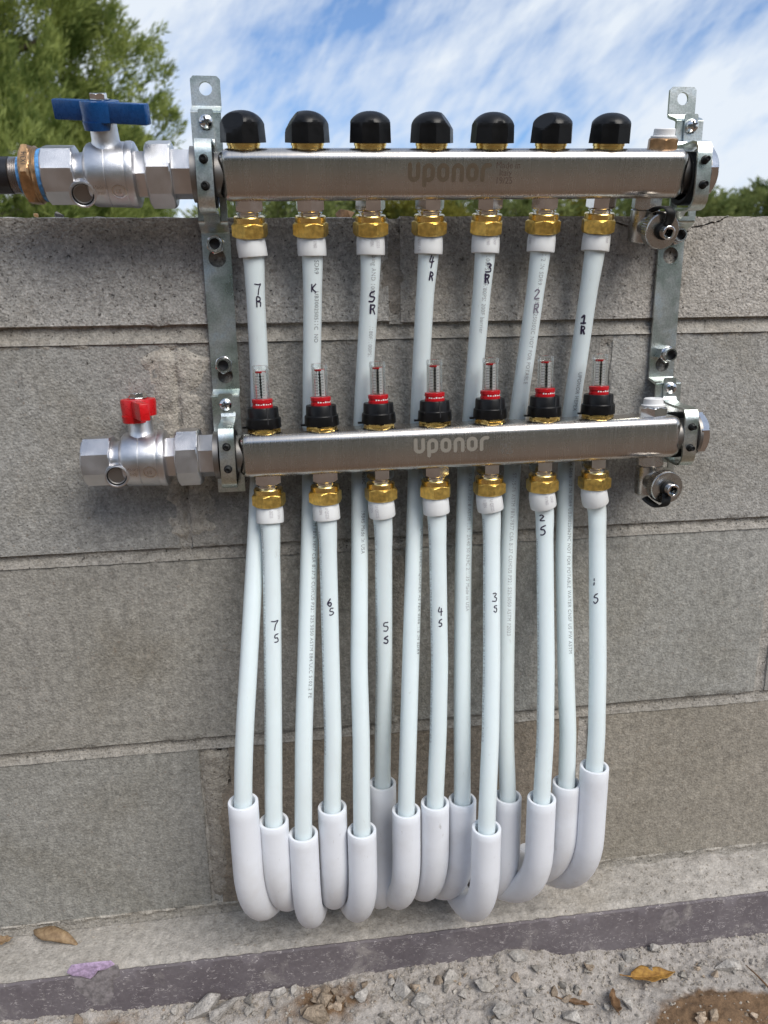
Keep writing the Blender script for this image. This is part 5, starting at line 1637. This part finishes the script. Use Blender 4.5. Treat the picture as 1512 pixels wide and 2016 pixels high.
# bits on the wall top
def lump(name, label, cat, pos, s, m, seed):
    o = bpy.data.objects.new(name, rock_mesh(seed, *s, 14)); o.data.materials[0] = m
    COL.objects.link(o); o.location = pos
    return tag(o, label, cat)
lump('pebble', 'dark round pebble on top of the wall under the blue handled valve', 'stone', P(116, 424, .03), (.0045, .0045, .0045), M_PIPEBLACK, 301)
lump('pebble', 'small brown chip on top of the wall at the left', 'stone', P(70, 424, .03), (.0032, .0030, .0026), M_BRONZE, 302)
lump('bark_clump', 'dark brown clump on the wall top behind the third pipe', 'bark', P(678, 423, .05), (.0115, .0080, .0062), M_LEAFB, 303)

# ================================================================== TREES
def leaves_mesh(name, centers, dirs, sizes, m, r):
    """many narrow leaf quads; arrays (n,3),(n,3),(n,2)"""
    n = len(centers)
    d = dirs / np.linalg.norm(dirs, axis=1, keepdims=True)
    ref = r.normal(size=(n, 3))
    s = np.cross(d, ref); s /= np.linalg.norm(s, axis=1, keepdims=True)
    Lh = sizes[:, :1]; Wh = sizes[:, 1:]
    v = np.empty((n, 4, 3))
    v[:, 0] = centers - d * Lh * 0.5
    v[:, 1] = centers + s * Wh * 0.5
    v[:, 2] = centers + d * Lh * 0.5
    v[:, 3] = centers - s * Wh * 0.5
    me = bpy.data.meshes.new(name)
    me.vertices.add(n * 4); me.loops.add(n * 4); me.polygons.add(n)
    me.vertices.foreach_set('co', v.reshape(-1))
    me.loops.foreach_set('vertex_index', np.arange(n * 4, dtype=np.int32))
    me.polygons.foreach_set('loop_start', np.arange(0, n * 4, 4, dtype=np.int32))
    me.polygons.foreach_set('loop_total', np.full(n, 4, dtype=np.int32))
    me.materials.append(m)
    me.update(calc_edges=True)
    return me

def tree(name, label, base, H, R, m, n_spray, per, leaf, spray, seed, conical=True, group=None, low=0.04):
    r = np.random.default_rng(seed)
    T = thing(name, label, 'tree', base, None, group)
    tp = [Vector((0, 0, -0.1)), Vector((0.03 * R, 0, H * .35)), Vector((-.02 * R, .02 * R, H * .7)), Vector((0, 0, H * .93))]
    tk = MB().tube(catmull(tp, 4), [H * .022 * (1 - .9 * i / 12) for i in range(13)], 10)
    k = 0
    t = r.random(n_spray) ** 0.9 * (1 - low) + low
    th = r.random(n_spray) * 2 * np.pi
    lob = 1 + 0.22 * np.sin(th * 3 + t * 9 + seed) + 0.16 * np.sin(th * 7 - t * 17 + seed * 2)
    prof = (1 - t) ** 0.62 * np.minimum(1, (t + .05) / .16) ** .5 if conical else np.sqrt(np.maximum(0, 1 - ((t - .55) / .5) ** 2)) * 0.95
    rad = R * prof * lob * (0.45 + 0.55 * r.random(n_spray) ** 0.35)
    c = np.stack([rad * np.cos(th), rad * np.sin(th), t * H], 1)
    out = np.stack([np.cos(th), np.sin(th), np.full(n_spray, 1.15 if conical else 0.7)], 1) + r.normal(size=(n_spray, 3)) * .35
    out /= np.linalg.norm(out, axis=1, keepdims=True)
    for i in range(0, n_spray, max(1, n_spray // 26)):
        p = Vector(c[i]); z0 = max(0.1, p.z - 0.35 * p.xy.length)
        tk.tube([Vector((0, 0, z0)), Vector((p.x * .5, p.y * .5, (z0 + p.z) / 2 - .02)), p], [H * .006, H * .004, H * .0015], 6)
    tk.build('trunk', M_BARK, T, True, 60)
    N = n_spray * per
    idx = np.repeat(np.arange(n_spray), per)
    a = r.random(N)
    lat = r.normal(size=(N, 3)) * ((0.20 if conical else .30) * (1 - .55 * a))[:, None] * spray
    sz = spray * r.uniform(.6, 1.35, n_spray)[idx]
    cen = c[idx] + out[idx] * ((a - .35) * sz)[:, None] + lat
    dr = out[idx] * 1.1 + lat / spray * 1.6 + r.normal(size=(N, 3)) * .30
    sizes = np.stack([leaf * r.uniform(.6, 1.3, N), leaf * (.17 if conical else .3) * r.uniform(.7, 1.3, N)], 1)
    me = leaves_mesh('crown', cen, dr, sizes, m, r)
    o = bpy.data.objects.new('crown', me); COL.objects.link(o); o.parent = T
    return T
GZ = -0.08
tree('conifer_tree', 'large dense green conifer rising behind the wall at the left', (-2.75, 6.9, GZ), 7.2, 2.08, M_CONIFER, 3700, 140, 0.080, 0.29, 3)
tree('conifer_tree', 'lower bright green conifer behind the left bracket, right of the large conifer', (-2.0, 9.6, GZ), 3.3, 1.45, M_CONIFER2, 900, 110, 0.085, 0.32, 5)
tree('conifer_tree', 'low leafy bush tree at the far left edge in front of the large conifer', (-2.35, 5.0, GZ), 1.75, 0.75, M_CONIFER2, 500, 100, 0.06, 0.21, 6)
FARL = [(0.2, 21, 4.0, 2.3, 0, 'far green tree seen in the gap between first and second pipe'), (2.2, 24, 4.35, 2.4, 0, 'far dull green tree seen below the bar behind the second pipe'),
        (4.1, 23, 4.15, 2.2, 1, 'far pale tree seen below the bar left of the fourth pipe'), (5.9, 25, 4.65, 2.3, 0, 'far dark green tree seen below the bar between fourth and fifth pipe'),
        (7.9, 24, 4.3, 2.0, 0, 'far dark tree seen below the bar between fifth and sixth pipe'), (9.7, 25, 4.4, 2.1, 1, 'far yellow green tree seen below the bar right of the sixth pipe'),
        (11.6, 25, 4.45, 1.9, 0, 'far green tree seen right of the seventh pipe'), (13.9, 25, 4.55, 1.9, 0, 'far green tree with a tall top right of the right bracket'),
        (15.6, 25.5, 4.45, 1.6, 0, 'far tree in the dip of the treeline near the right edge'), (17.4, 25, 4.8, 2.0, 0, 'far tree rising at the right edge of the picture'),
        (20.5, 26, 4.8, 2.3, 0, 'far tree just outside the right edge')]
for k, (x, y, h, R, yel, lab) in enumerate(FARL):
    tree('far_tree', lab, (x, y, GZ), h, R, M_FARY if yel else M_FAR, 520, 30, 0.22, 0.50, 40 + k, False, 'far trees behind the wall', .12)

BACKL = [(-9.5, -12.5, 4.6, 2.6, 'added unseen tree behind the viewer, far to the left'), (-5.0, -13.5, 5.2, 2.7, 'added unseen tree behind the viewer, second from the left'), (-0.8, -13.0, 4.8, 2.6, 'added unseen tree behind the viewer, straight back'),
         (3.4, -13.6, 5.4, 2.7, 'added unseen tree behind the viewer, right of the middle'), (7.6, -13.0, 4.9, 2.6, 'added unseen tree behind the viewer, second from the right'), (11.8, -12.2, 5.3, 2.8, 'added unseen tree behind the viewer, far to the right')]
for k, (x, y, h, R, lab) in enumerate(BACKL):     # added out of view to put dark reflections into the metal
    tree('added_tree', lab, (x, y, GZ), h, R, M_BACK, 420, 34, 0.26, 0.62, 70 + k, False, 'added unseen trees for dark reflections in the metal', .10)
